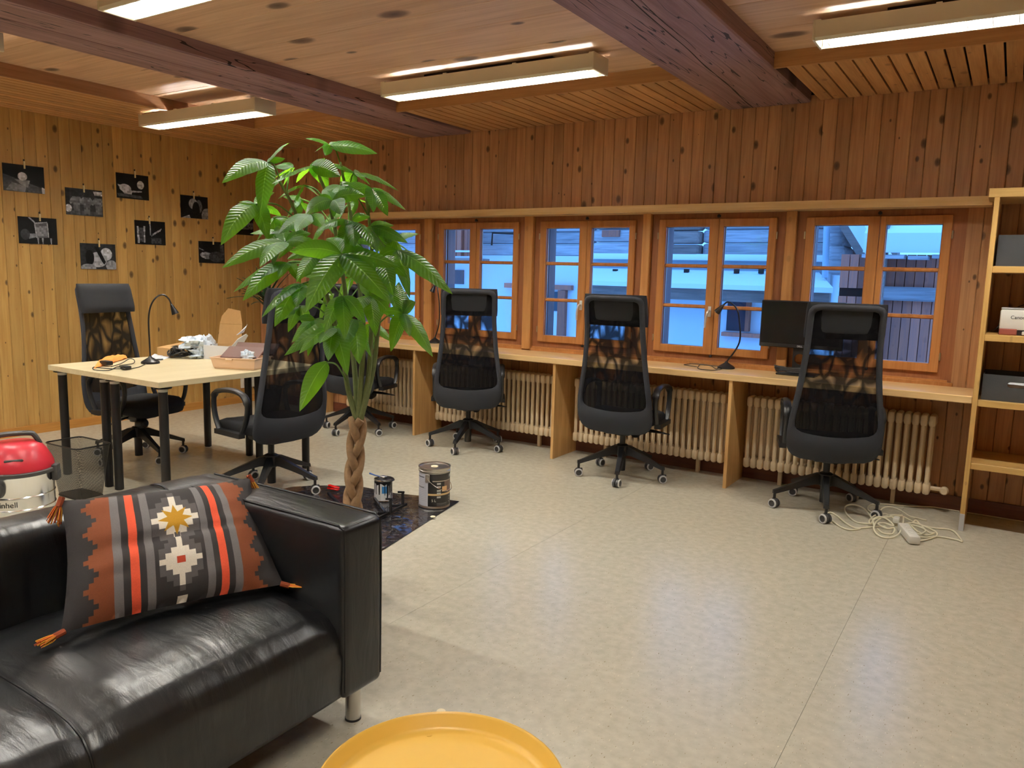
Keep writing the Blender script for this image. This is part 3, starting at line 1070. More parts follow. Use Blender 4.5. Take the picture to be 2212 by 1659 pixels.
def chair_meshes():
    me = {}
    # fabric shell: ring between outline and mesh opening, closed slab
    mb = MB()
    S = 4
    th = .026
    rings = []
    for side in (0, 1):
        for s_ in range(S+1):
            t = s_/S
            edge = .010 if s_ in (0, S) else 0
            o_ = (-th/2+edge) if side == 0 else (th/2-edge)
            rings.append([back_pt(C_OUT[i][0]*(1-t)+C_IN[i][0]*t, C_OUT[i][1]*(1-t)+C_IN[i][1]*t, o_) for i in range(NC)])
    order = list(range(S+1))+list(range(2*S+1, S, -1))
    vs = [p for k in order for p in rings[k]]
    fs = []
    K = len(order)
    for k in range(K):
        for i in range(NC):
            k2, i2 = (k+1) % K, (i+1) % NC
            fs.append((k*NC+i, k*NC+i2, k2*NC+i2, k2*NC+i))
    mb.add(vs, fs)
    me['back_frame'] = mb.mesh('back_frame', M['fabric'], ang=60)
    # see-through mesh
    mb = MB()
    cx, cz = 0, .88
    S = 5
    vs = [back_pt(cx+(C_IN[i][0]*1.03-cx)*s_/S, cz+(C_IN[i][1]+(.004 if C_IN[i][1] > cz else -.004)-cz)*s_/S, .002) for s_ in range(1, S+1) for i in range(NC)]+[back_pt(cx, cz, .002)]
    fs = [(i, (i+1) % NC, NC*S) for i in range(NC)]
    for s_ in range(S-1):
        for i in range(NC):
            i2 = (i+1) % NC
            fs.append((s_*NC+i, (s_+1)*NC+i, (s_+1)*NC+i2, s_*NC+i2))
    mb.add(vs, fs)
    me['back_mesh'] = mb.mesh('back_mesh', M['chair_mesh'], ang=60)
    # headrest pillow on the front face
    mb = MB()

    def hp(u, v):
        a = 2*math.pi*u
        z = 1.075+.205*v
        hw = W_OUT(z)+.008
        q = (abs(math.cos(a))**4+abs(math.sin(a))**4)**-.25
        x = hw*math.cos(a)*q
        y = .036*math.sin(a)*q
        e = min(1, (min(v, 1-v)*7)**.5) if v not in (0, 1) else .55
        p = back_pt(x*(.97+.03*e), z, 0)
        p.y += .036+y*e
        return p
    mb.grid(hp, 28, 10)
    for vv in (0, 1):
        k = [hp(i/28, vv) for i in range(28)]
        mb.add(k, [tuple(range(28)) if vv else tuple(range(28))[::-1]])
    me['headrest'] = mb.mesh('headrest', M['fabric_dark'], ang=60)
    # lumbar bulge behind the weave
    # seat
    mb = MB()

    def seat(u, v):
        a = 2*math.pi*u
        prof = [(.80, 0), (.97, .012), (1.0, .035), (1.0, .062), (.96, .080), (.82, .090), (.45, .092), (0.0, .090)]
        i = v*(len(prof)-1)
        k = min(int(i), len(prof)-2)
        t = i-k
        s_ = prof[k][0]*(1-t)+prof[k+1][0]*t
        z = prof[k][1]*(1-t)+prof[k+1][1]*t
        q = (abs(math.cos(a))**5+abs(math.sin(a))**5)**-.2
        x, y = .25*math.cos(a)*q*s_, .235*math.sin(a)*q*s_
        z = .385+z-.035*max(0, (y-.10)/.135)**2-.012*(1-(x/.25)**2)*(1 if z > .06 else 0)
        return Vector((x*(1-.10*max(0, -y/.235)), y+.03, z))
    mb.grid(seat, 36, 14)
    me['seat'] = mb.mesh('seat', M['fabric_dark'], ang=60)
    # armrest loop
    path = catmull([(0, .14, .395), (0, .185, .47), (0, .205, .56), (0, .185, .628), (0, .10, .655), (0, -.02, .662), (0, -.115, .640), (0, -.150, .585), (0, -.135, .50), (0, -.085, .41)], 4)
    mb = MB()
    rr = []
    for p in path:
        rr.append(1.35 if p.z > .60 else 1.0)
    mb.tube(path, rr, 8, flat=(.017, .0115), ref=(1, 0, 0))
    mb.box(-.012, -.10, .385, .03, .16, .415)
    me['armrest'] = mb.mesh('armrest', M['black_plastic'])
    # mechanism
    mb = MB()
    mb.rbox((0, -.02, .352), (.20, .26, .06), .02, 2)
    mb.rbox((0, -.165, .40), (.12, .10, .05), .015, 2)
    mb.lathe([(.05, .30), (.058, .325), (.058, .335)], 18)
    me['mechanism'] = mb.mesh('mechanism', M['black_plastic'])
    mb = MB()
    mb.tube([(.08, .02, .345), (.20, .05, .338), (.27, .07, .328)], [.013, .012, .007], 8, flat=(1, .45))
    mb.tube([(.27, .07, .328), (.31, .085, .32)], [.007, .003], 6)
    me['lever'] = mb.mesh('lever', M['black_plastic'])
    mb = MB()
    mb.lathe([(.0, -.02), (.03, -.018), (.036, 0), (.034, .045), (.02, .06), (.0, .06)], 14, Matrix.Translation((.06, .10, .30)) @ Matrix.Rotation(R(-80), 4, 'X'), caps=False)
    me['tension_knob'] = mb.mesh('tension_knob', M['black_plastic'])
    mb = MB()
    mb.lathe([(.027, .045), (.027, .235), (.020, .236), (.020, .30), (.030, .305), (.040, .335)], 16)
    me['gas_column'] = mb.mesh('gas_column', M['black_metal'])
    # star base
    mb = MB()
    mb.lathe([(.035, .150), (.045, .160), (.043, .225), (.034, .232)], 18)
    for i in range(5):
        a = 2*math.pi*i/5
        T = Matrix.Rotation(a, 4, 'Z')
        st = [(.02, .190, .024, .030), (.07, .188, .023, .028), (.15, .160, .021, .020), (.29, .108, .017, .012), (.315, .100, .017, .011)]
        vs = []
        for x, z, hy, hz in st:
            vs += [(x, -hy, z-hz), (x, hy, z-hz), (x, hy*.72, z+hz), (x, -hy*.72, z+hz)]
        vs = [T @ Vector(v) for v in vs]
        fs = [(3, 2, 1, 0), (16, 17, 18, 19)]
        for k in range(4):
            for j in range(4):
                fs.append((k*4+j, k*4+(j+1) % 4, k*4+4+(j+1) % 4, k*4+4+j))
        mb.add(vs, fs)
        mb.lathe([(.009, .045), (.009, .095)], 8, T @ Matrix.Translation((.305, 0, 0)))
    me['star_base'] = mb.mesh('star_base', M['black_plastic'])
    mb = MB()
    for sgn in (-1, 1):
        T = Matrix.Translation((0, 0, .029)) @ Matrix.Rotation(R(90)*sgn, 4, 'X')
        mb.lathe([(.029, .004), (.029, .020), (.026, .0265), (.020, .0265), (.018, .023), (.0, .023)], 18, T, mats=[0, 1, 1, 0, 0])
    mb.rbox((.006, 0, .040), (.044, .010, .040), .006, 2)
    me['caster'] = mb.mesh('caster', [M['grey_plastic'], M['lightgrey']])
    return me


CM = chair_meshes()


def chair(x, y, fd, base, label, cas, dz=0):
    t = thing('office_chair', label, 'chair', (x, y, 0), R(fd-90), 'black mesh-backed swivel chairs')
    for n in ('back_frame', 'back_mesh', 'headrest', 'seat', 'mechanism', 'tension_knob', 'gas_column', 'lever'):
        inst(n, CM[n], t, (0, 0, dz if n != 'gas_column' else min(dz, 0)))
    inst('armrest', CM['armrest'], t, (.262, 0, dz))
    inst('armrest', CM['armrest'], t, (-.262, 0, dz), (0, 0, 0), scale=(-1, 1, 1))
    b_ = inst('star_base', CM['star_base'], t, rot=(0, 0, R(base-(fd-90))))
    rnd = random.Random(cas)
    for i in range(5):
        a = 2*math.pi*i/5
        inst('caster', CM['caster'], b_, (.305*math.cos(a), .305*math.sin(a), 0), (0, 0, rnd.uniform(-.7, .7)+R(cas)))
    return t


chair(1.916, -.535, 103, -14, 'office chair half hidden behind the big plant at the far end of the desk', 100)
chair(1.385, -2.265, 8, -6, 'office chair facing the room behind the birch table, padded headrest showing', 20, -.03)
chair(3.048, -.47, 124, -73, 'office chair turned squarely away in the second desk bay, lamp at its left', 60)
chair(4.439, -.545, 96, -71, 'office chair with its right armrest showing, below the desk lamp', 140)
chair(5.785, -.49, 107, -77, 'office chair nearest the shelf, hiding half of the monitor', 60)
chair(2.80, -2.25, 175, 18, 'office chair at the near end of the birch table beside the plant', 35)

# ================================================================== SOFA
SX0, SX1, SY0, SY1 = 4.235, 5.095, -5.56, -3.76
sofa = thing('sofa', 'black leather two-seat sofa with steel legs in the foreground', 'sofa', ((SX0+SX1)/2, (SY0+SY1)/2, 0))


def puffbox(x0, x1, y0, y1, z0, z1, bev, puff, cuts=10):
    """soft leather block: bevelled box, subdivided and swollen"""
    bm = bmesh.new()
    bmesh.ops.create_cube(bm, size=1)
    c = Vector(((x0+x1)/2, (y0+y1)/2, (z0+z1)/2))
    s_ = Vector((x1-x0, y1-y0, z1-z0))
    for v in bm.verts:
        v.co = Vector((v.co.x*s_.x, v.co.y*s_.y, v.co.z*s_.z))
    bmesh.ops.bevel(bm, geom=bm.edges[:], offset=bev, segments=4, affect='EDGES', profile=.6)
    bmesh.ops.subdivide_edges(bm, edges=[e for e in bm.edges if e.calc_length() > .12], cuts=cuts, use_grid_fill=True)
    for v in bm.verts:
        p = Vector((2*v.co.x/s_.x, 2*v.co.y/s_.y, 2*v.co.z/s_.z))
        q = [abs(t) for t in p]
        k = q.index(max(q))
        o = [q[i] for i in range(3) if i != k]
        d = puff*(1-o[0]**2)*(1-o[1]**2)
        dv = Vector((0, 0, 0))
        dv[k] = math.copysign(d, p[k])
        v.co += dv
        v.co += c
    bm.verts.index_update()
    mb = MB()
    mb.add([v.co.copy() for v in bm.verts], [[v.index for v in f.verts] for f in bm.faces])
    bm.free()
    return mb


def piping(pts, parent, r=.004):
    MB().tube(pts, r, 6).obj('piping', M['leather'], parent, world=True)


for y0, y1 in ((SY1-.168, SY1), (SY0, SY0+.168)):
    a = puffbox(4.26, SX1, y0, y1, .125, .66, .026, .006).obj('arm', M['leather'], sofa, world=True, ang=70)
    for yy in (y0+.008, y1-.008):
        piping(catmull([(SX1-.004, yy, .15), (SX1-.002, yy, .40), (SX1-.003, yy, .62), (SX1-.022, yy, .655), (SX1-.08, yy, .662), (4.60, yy, .662), (4.30, yy, .660)], 4), a, .0035)
    piping([(SX1-.012, y0+.012, .652), (SX1-.010, (y0+y1)/2, .657), (SX1-.012, y1-.012, .652)], a, .0035)
bk = puffbox(SX0, SX0+.185, SY0+.02, SY1-.02, .125, .662, .055, .012, 12).obj('backrest', M['leather'], sofa, world=True, ang=70)
piping(catmull([(SX0-.004, -4.0, .40), (SX0+.006, -4.0, .61), (SX0+.05, -4.0, .667), (SX0+.13, -4.0, .667), (SX0+.182, -4.0, .61), (SX0+.190, -4.0, .45)], 4), bk, .004)


def seatfn(u, v):
    # u along y, v along the profile back -> front -> down
    prof = [(4.40, .385), (4.50, .405), (4.62, .412), (4.75, .414), (4.85, .412), (4.93, .408), (4.99, .398), (5.035, .380), (5.065, .350), (5.082, .310), (5.086, .25), (5.084, .19), (5.08, .135), (5.05, .125)]
    i = v*(len(prof)-1)
    k = min(int(i), len(prof)-2)
    t = i-k
    x = prof[k][0]*(1-t)+prof[k+1][0]*t
    z = prof[k][1]*(1-t)+prof[k+1][1]*t
    y0, y1 = SY0+.165, SY1-.165
    y = y0+(y1-y0)*u
    half = (u*2) % 1 if u < 1 else 1
    p = 1-abs(2*half-1)**6
    d = (.030*p-.012) if v < .75 else .004*p
    w1 = .006*noise.noise(Vector((x*6, y*11, 2)))*(1 if v < .7 else .3)
    if v < .55:
        z += d+w1
    elif v < .75:
        z += (d+w1)*.7
        x += (d+w1)*.4
    else:
        x += d+w1*.4
    return Vector((x, y, z))


sm = MB()
sm.grid(seatfn, 120, 52)
sb = sm.obj('seat', M['leather'], sofa, world=True, ang=80)
for yc in (-4.66,):
    MB().tube([Vector((q.x, yc, q.z+.002)) for q in [seatfn(.5, i/24) for i in range(25)]], .0035, 6).obj('seam', M['leather'], sb, world=True)
MB().box(4.30, SY0+.05, .115, 5.05, SY1-.05, .30).obj('underframe', M['fabric_dark'], sofa, world=True, smooth=False)
for x in (4.32, 5.03):
    for y in (-3.825, -5.49):
        lgm = MB().lathe([(.024, .004), (.024, .13)], 20, Matrix.Translation((x, y, 0)))
        lgm.lathe([(.0255, 0), (.0255, .006)], 20, Matrix.Translation((x, y, 0)), mat=1)
        lgm.obj('leg', [M['steel'], M['black_plastic']], sofa, world=True)

# cushion: printed pattern
PH, PW = 320, 480
img = np.zeros((PH, PW, 3), np.float32)
lin = lambda r, g, b: np.array(srgb(r, g, b)[:3])
img[:] = lin(50, 46, 46)
yy, xx = np.mgrid[0:PH, 0:PW]
X, Y = xx/PW*60, yy/PH*40     # cm


def rect(x0, x1, y0, y1, c):
    img[(X >= x0) & (X < x1) & (Y >= y0) & (Y < y1)] = c


rust, gry, cor, cream, gold = lin(128, 70, 42), lin(118, 114, 114), lin(240, 98, 66), lin(238, 230, 214), lin(196, 146, 40)
for mir in (0, 1):
    def rr(a, b_, y0, y1, c):
        rect(*((a, b_) if not mir else (60-b_, 60-a)), y0, y1, c)
    stp = [3.2, 4.6, 6.0, 7.4, 6.0, 4.6]
    for i in range(28):
        y0 = i*1.45
        rr([8.4, 7.2, 6.0, 4.6, 6.0, 7.2][i % 6], 12.2, y0, y0+1.45, rust)
    rr(12.2, 14.6, 0, 40, gry)
    rr(16.4, 18.8, 0, 40, cor)
    rr(20.6, 22.8, 0, 40, gry)


def stepdiamond(cx, cy, u, v, widths, c):
    for k, wd in enumerate(widths):
        y0 = cy+(k-len(widths)/2)*v
        rect(cx-wd*u/2, cx+wd*u/2, y0, y0+v, c)


for cy, k in ((14.2, 1.0), (27.6, .86)):
    stepdiamond(30, cy, 2.0*k, 1.9*k, [1, 3, 5, 7, 7, 5, 7, 7, 5, 3, 1], lin(88, 84, 84))
    stepdiamond(30, cy, 2.0*k, 1.9*k, [1, 1, 3, 5, 7, 5, 3, 1, 1], cream)
    stepdiamond(30, cy, 2.0*k, 1.9*k, [3, 3, 5, 3, 3], cream)
rect(28.6, 31.4, 38, 40, cream)
rect(28.8, 31.2, 26.6, 28.6, lin(186, 70, 46))
ang = np.arctan2(Y-14.2, X-30)
rad = np.hypot(Y-14.2, X-30)
sa = np.abs(((ang/(2*np.pi)*8) % 1)-.5)*(np.pi/4)
star = 5.2*2.5*np.sin(np.pi/8)/(5.2*np.sin(np.pi/8-sa)+2.5*np.sin(sa))
img[rad < star] = gold
img *= (1+.05*np.random.RandomState(3).randn(PH, PW, 1)).clip(.8, 1.2)
pm = imgmat('cushion_print', np.clip(img, 0, 1)**(1/2.2), .85, .2)
cor4 = [Vector((4.675, -4.515, .450)), Vector((4.865, -3.955, .440)), Vector((4.475, -4.395, .735)), Vector((4.545, -3.815, .690))]   # BL BR TL TR
pn = ((cor4[1]-cor4[0]).cross(cor4[2]-cor4[0])).normalized()
if pn.x < 0:
    pn = -pn


def pil(sgn):
    def f(u, v):
        p = cor4[0]*(1-u)*(1-v)+cor4[1]*u*(1-v)+cor4[2]*(1-u)*v+cor4[3]*u*v
        a, b_ = abs(2*u-1), abs(2*v-1)
        bul = .075*((1-a**2.2)*(1-b_**2.2))**.62
        # pull the edges in between the corners
        cen = (cor4[0]+cor4[1]+cor4[2]+cor4[3])/4
        pin = .055*((1-a**2)*b_**6+(1-b_**2)*a**6)
        p = p+(cen-p)*pin
        fold = .012*math.exp(-((v-.52-.05*(u-.5))/.035)**2)*(1-a**2)
        wr = .006*noise.noise(Vector((u*7, v*7, 3)))+.008*noise.noise(Vector((u*3, v*12, 9)))*a
        return p+pn*(sgn*bul+(wr-fold if sgn > 0 else 0)*(1-max(a, b_)**8)+.012)
    return f


cu = thing('cushion', 'dark woven-look cushion with orange stripes and white stepped diamonds on the sofa', 'cushion', (4.7, -4.2, .45))
mb = MB()
mb.grid(lambda u, v: pil(1)(u, v), 40, 28)
for i, q in enumerate(mb.uv):
    pass
mb.grid(lambda u, v: pil(-1)(u, v), 30, 20, flip=True)
mb.obj('cover', pm, cu, world=True, ang=80)
tas = [plain('tassel_orange', srgb(214, 110, 38), .9), plain('tassel_gold', srgb(206, 150, 46), .9), plain('tassel_rust', srgb(140, 62, 30), .9)]
for ci, dirv in ((0, Vector((.10, -.9, -.10))), (1, Vector((.5, .5, -.25))), (2, Vector((.25, -.55, -.9))), (3, Vector((.35, .30, -.9)))):
    tb = MB()
    c0 = cor4[ci]+pn*.012
    d = dirv.normalized()
    side = d.orthogonal().normalized()
    s2 = d.cross(side)
    tb.tube([c0-d*.01, c0+d*.018], .0085, 8, mat=2)
    rnd = random.Random(ci)
    for i in range(34):
        a = rnd.uniform(0, 6.28)
        q = rnd.uniform(.1, 1)
        o = side*math.cos(a)+s2*math.sin(a)
        ln = rnd.uniform(.045, .062)
        pts = [c0+d*.008+o*.004, c0+d*ln*.5+o*(.013*q)+Vector((0, 0, -.004)), c0+d*ln+o*(.020*q)+Vector((0, 0, -.008))]
        if ci in (0, 1):
            for p in pts:
                p.z = max(p.z, .442 if ci == 1 else .448)
        tb.tube(pts, .0016, 4, mat=i % 3)
    tb.obj('tassel', tas, cu, world=True)

# ================================================================== YELLOW TRAY TABLE
tt = thing('tray_table', 'round yellow metal tray table at the bottom edge of the picture', 'table', (5.885, -4.487, 0))
MB().lathe([(.0, .480), (.188, .480), (.198, .4815), (.205, .487), (.212, .508), (.2165, .512), (.2205, .510), (.216, .488), (.208, .478), (.19, .4755), (0, .4755)], 72, caps=False).obj('tray', M['yellow'], tt, ang=50)
fr_ = MB()
for i in range(4):
    a = R(45+90*i)
    p = Vector((math.cos(a), math.sin(a), 0))
    fr_.tube([p*.175+Vector((0, 0, .008)), p*.175+Vector((0, 0, .45)), p*.19+Vector((0, 0, .478))], .008, 8)
fr_.tube([(math.cos(2*math.pi*i/40)*.178, math.sin(2*math.pi*i/40)*.178, .010) for i in range(40)], .008, 8, closed=True)
fr_.tube([(math.cos(2*math.pi*i/40)*.182, math.sin(2*math.pi*i/40)*.182, .462) for i in range(40)], .007, 8, closed=True)
fr_.obj('frame', M['yellow'], tt)

# ================================================================== BIRCH TABLES
for k, (x, lb) in enumerate(((1.41, 'left half of the birch-topped table, the orange cloth on its edge'), (2.011, 'right half of the birch-topped table, the brown-lidded box on it'))):
    t = thing('table', lb, 'table', (x+.3, -2.28, 0), 0, 'birch-topped tables pushed together')
    MB().rbox((0, 0, .717), (.6, 1.2, .034), .002, 1).obj('tabletop', M['table_top'], t, smooth=False)
    for sx in (-1, 1):
        for sy in (-1, 1):
            q = MB().lathe([(.0265, .004), (.0265, .668)], 18, Matrix.Translation((sx*.245, sy*.54, 0)))
            q.lathe([(.020, 0), (.022, .006)], 12, Matrix.Translation((sx*.245, sy*.54, 0)))
            q.lathe([(.027, .668), (.027, .688)], 18, Matrix.Translation((sx*.245, sy*.54, 0)), mat=1)
            q.lathe([(.05, .688), (.05, .70)], 18, Matrix.Translation((sx*.245, sy*.54, 0)))
            q.obj('leg', [M['black_metal'], M['white_plastic']], t)
TZ = .734


def gooseneck(label, base, pts, head_dir, cable=None):
    t = thing('desk_lamp', label, 'lamp', base, 0, 'black gooseneck desk lamps')
    bx = Vector(base)
    MB().lathe([(.058, 0), (.060, .004), (.058, .013), (.052, .017), (.012, .042), (.009, .050)], 28).obj('base', M['black_metal'], t)
    pp = catmull([p-bx for p in pts], 8)
    MB().tube(pp, .0055, 8).obj('gooseneck', M['black_metal'], t)
    e = pp[-1]
    d = Vector(head_dir).normalized()
    q = d.to_track_quat('Z', 'Y').to_matrix().to_4x4()
    h = MB()
    T = Matrix.Translation(e) @ q
    h.lathe([(.006, -.012), (.010, 0), (.022, .050), (.024, .060), (.022, .060), (.019, .052), (0, .05)], 20, T, caps=False, mats=[0, 0, 0, 0, 0, 1])
    h.obj('lamp_shade', [M['black_metal'], M['lightgrey']], t)
    if cable:
        MB().tube([Vector((c[0], min(c[1], -.028), c[2]))-bx for c in cable], .0028, 6).obj('cable', M['cable_black'], t)
    return t


lb_ = at_z(325, 785, TZ)
dl = math.hypot(lb_.x-CAM.x, lb_.y-CAM.y)
gooseneck('black gooseneck lamp standing on the birch table', (lb_.x, lb_.y, TZ),
          [Vector((lb_.x, lb_.y, TZ+.045)), at_d(323, 740, dl), at_d(321, 690, dl), at_d(326, 660, dl), at_d(338, 642, dl), at_d(352, 637, dl), at_d(364, 645, dl), at_d(371, 660, dl)], (at_d(380, 680, dl)-at_d(371, 660, dl)),
          [(lb_.x+.03, lb_.y-.05, TZ+.004)]+[Vector(p) for p in catmull([at_z(300, 793, TZ+.004), at_z(275, 797, TZ+.004), at_z(255, 792, TZ+.004), at_z(235, 800, TZ+.004), at_z(204, 799, TZ+.004), at_z(203, 793, TZ+.004), at_z(230, 796, TZ+.004), at_z(262, 797, TZ+.006)], 5)])
yl = -.095
gooseneck('black gooseneck lamp on the wall desk left of the monitor, bent to the left', (5.0, yl, DZ),
          [Vector((5.0, yl, DZ+.045)), at_y(1597, 740, yl), at_y(1597, 690, yl), at_y(1592, 668, yl), at_y(1580, 655, yl), at_y(1570, 653, yl), at_y(1561, 661, yl)], at_y(1551, 672, yl+.01)-at_y(1561, 661, yl),
          [(4.97, yl+.03, DZ+.004)]+catmull([at_z(1560, 797, DZ+.004), at_z(1540, 800, DZ+.004), at_z(1508, 796, DZ+.004), at_z(1515, 787, DZ+.004), at_z(1535, 790, DZ+.004), at_z(1548, 797, DZ+.004), at_z(1556, 785, DZ+.004)]
                                           + [at_z(1545, 783, DZ+.006), at_z(1530, 779, DZ+.006), at_z(1490, 786, DZ+.004), at_z(1478, 788, DZ+.004), at_z(1505, 792, DZ+.004)], 5))
yl = -.09
gooseneck('black gooseneck lamp on the wall desk at the left of the squarely turned chair', (2.40, yl, DZ),
          [Vector((2.40, yl, DZ+.045)), at_y(948, 700, yl), at_y(949, 660, yl), at_y(946, 630, yl), at_y(942, 616, yl), at_y(939, 617, yl)], at_y(933, 631, yl-.02)-at_y(939, 617, yl))

# ================================================================== THINGS ON THE BIRCH TABLE
def crumple(mb, c, sx, sy, sz, seed, n=26, mat=0, freq=3.2, rough=.35):
    def f(u, v):
        a, b_ = 2*math.pi*u, math.pi*v
        d = Vector((math.cos(a)*math.sin(b_), math.sin(a)*math.sin(b_), -math.cos(b_)))
        k = 1+rough*noise.noise(d*freq+Vector((seed, 0, 0)))*1.6+rough*.8*noise.noise(d*freq*2.7+Vector((0, seed, 0)))
        z = max(-.92*sz*.0+d.z*sz*k, -sz*.55)
        return Vector((c[0]+d.x*sx*k, c[1]+d.y*sy*k, c[2]+sz*.55+z))
    mb.grid(f, n, n//2, mat)


clo = thing('cleaning_cloth', 'orange cloth lying crumpled at the edge of the birch table', 'cloth', (1.56, -2.56, TZ))
c0, c1, c2 = at_z(206, 796, TZ), at_z(275, 778, TZ), at_z(238, 772, TZ)
mb = MB()


def clf(u, v):
    a = at_z(203+72*u, 797-22*u, TZ)
    b_ = at_z(222+44*u, 778-6*u+4*(u-.5)**2, TZ)
    p = a*(1-v)+b_*v
    p.z = TZ+.004+.030*math.sin(math.pi*v)**.8*(.55+.45*math.sin(math.pi*u))+.012*abs(noise.noise(Vector((u*6, v*4, 1))))
    return p


mb.grid(clf, 30, 16)
mb.grid(lambda u, v: Vector((clf(u, v).x, clf(u, v).y, TZ+.001)), 30, 16, flip=True)
mb.obj('cloth', M['orange_cloth'], clo, world=True)
ad_ = thing('power_adapter', 'black plug adapter with its cable lying on the orange cloth edge', 'adapter', at_z(232, 793, TZ))
p = at_z(230, 791, TZ)
MB().rbox((p.x, p.y, TZ+.022), (.085, .045, .028), .006, 2).obj('housing', M['black_plastic'], ad_, world=True)
p = at_z(272, 799, TZ)
MB().rbox((p.x, p.y, TZ+.014), (.05, .05, .024), .006, 2).obj('plug', M['black_plastic'], ad_, world=True)
MB().tube(catmull([at_z(240, 792, TZ+.02), at_z(262, 785, TZ+.02), at_z(280, 775, TZ+.03), at_z(290, 778, TZ+.02), at_z(288, 785, TZ+.006), at_z(270, 788, TZ+.006), at_z(258, 790, TZ+.01), at_z(272, 797, TZ+.02)], 6), .0028, 6).obj('cable', M['cable_black'], ad_, world=True)

ppr = thing('paper_sheet', 'white sheets of paper lying right of the table lamp', 'paper', at_z(347, 772, TZ))
for k, q in enumerate((((328, 775), (345, 779), (371, 771), (352, 766)), ((325, 770), (340, 775), (352, 768), (334, 764)))):
    vs = [at_z(x, y, TZ+.002+.003*k) for x, y in q]
    MB().add(vs+[v-Vector((0, 0, .0015)) for v in vs], [(0, 1, 2, 3), (7, 6, 5, 4), (0, 4, 5, 1), (1, 5, 6, 2), (2, 6, 7, 3), (3, 7, 4, 0)]).obj('sheet', M['paper'], ppr, world=True, smooth=False)
pen = tag(MB().tube([at_z(333, 777, TZ+.008), at_z(352, 776, TZ+.008)], .005, 8).obj('pen', M['black_plastic']), 'dark pen lying on the white paper', 'pen')

# flat cardboard box with hand slots
cbx = thing('flat_box', 'low closed brown cardboard box with dark hand slots on its top', 'box', at_z(345, 768, TZ))
q = [at_z(340, 768, TZ), at_z(372, 772, TZ), at_z(452, 757, TZ), at_z(412, 752, TZ)]
hgt = .062
tq = [v+Vector((0, 0, hgt)) for v in q]
MB().add(q+tq, [(3, 2, 1, 0), (4, 5, 6, 7), (0, 1, 5, 4), (1, 2, 6, 5), (2, 3, 7, 6), (3, 0, 4, 7)]).obj('carton', M['cardboard'], cbx, world=True, smooth=False)
for a in (.28, .46, .78):
    o = tq[0].lerp(tq[3], a).lerp(tq[1].lerp(tq[2], a), .45)
    d = (tq[3]-tq[0]).normalized()
    e = (tq[1]-tq[0]).normalized()
    MB().add([o-d*.05-e*.012+Vector((0, 0, .0008)), o+d*.05-e*.012+Vector((0, 0, .0008)), o+d*.05+e*.012+Vector((0, 0, .0008)), o-d*.05+e*.012+Vector((0, 0, .0008))], [(0, 1, 2, 3)]).obj('hand_slot', M['dark'], cbx, world=True, smooth=False)
# black cable bundle
cbn = thing('cable_bundle', 'black coiled cable bundle in front of the cardboard on the table', 'cable', at_z(396, 773, TZ))
o = at_z(396, 772, TZ)
rnd = random.Random(5)
mb = MB()
for i in range(7):
    ph = rnd.uniform(0, 6.28)
    rx, ry = rnd.uniform(.07, .11), rnd.uniform(.045, .07)
    zz = rnd.uniform(.012, .045)
    pts = [Vector((o.x+rx*math.cos(ph+2*math.pi*j/20)*.8+ry*.3*math.sin(2*math.pi*j/20), o.y+rx*math.sin(ph+2*math.pi*j/20), TZ+.006+zz+zz*.6*math.sin(3*2*math.pi*j/20+ph))) for j in range(20)]
    mb.tube(pts, .005, 6, closed=True)
mb.obj('coil', M['cable_black'], cbn, world=True)
mb = MB()
mb.rbox((o.x-.02, o.y-.04, TZ+.05), (.05, .04, .05), .008, 2)
mb.obj('plug', M['black_plastic'], cbn, world=True)
mb = MB()
mb.lathe([(.018, 0), (.022, .01), (.022, .025), (.012, .03)], 14, Matrix.Translation((o.x+.01, o.y+.03, TZ+.055)))
mb.obj('white_connector', M['white_plastic'], cbn, world=True)
# crumpled white bags
mb = MB()
b1 = at_z(424, 747, TZ+.085)
crumple(mb, (b1.x, b1.y, TZ+.075), .085, .11, .05, 3, 34, freq=2.0, rough=.40)
b1 = at_z(447, 751, TZ+.075)
crumple(mb, (b1.x, b1.y, TZ+.06), .05, .06, .065, 8, 26, freq=2.0, rough=.38)
tag(mb.obj('plastic_bag', M['plasticbag'], ang=25), 'white crumpled plastic bag heaped between the cardboard boxes', 'bag')
b1 = at_z(436, 772, TZ)
mb = MB()
crumple(mb, (b1.x+.03, b1.y-.01, TZ), .06, .09, .05, 11, 30, rough=.5)
tag(mb.obj('plastic_bag', M['plasticbag'], ang=25), 'small crumpled plastic scrap beside the black cable bundle', 'bag')
# open white-outside carton with raised lid
oc = thing('open_carton', 'open white-sided cardboard box with its brown lid standing up', 'box', at_z(455, 772, TZ))
A = at_z(441, 775, TZ)
Bc = at_z(474, 777, TZ)
ex = (Bc-A)
ex.z = 0
wdt = .20
ex.normalize()
ey = Vector((-ex.y, ex.x, 0))
O = A
H = .10


def bx(u, v, z):
    return O+ex*(u*wdt)+ey*(v*.16)+Vector((0, 0, z))


mb = MB()


def sheet(mb, pts, mat, th=.003):
    vs = [Vector(p) for p in pts]
    nn = (vs[1]-vs[0]).cross(vs[2]-vs[0]).normalized()*th
    k = len(vs)
    mb.add(vs+[v+nn for v in vs], [tuple(range(k))[::-1], tuple(range(k, 2*k))]+[(i, (i+1) % k, k+(i+1) % k, k+i) for i in range(k)], mat)


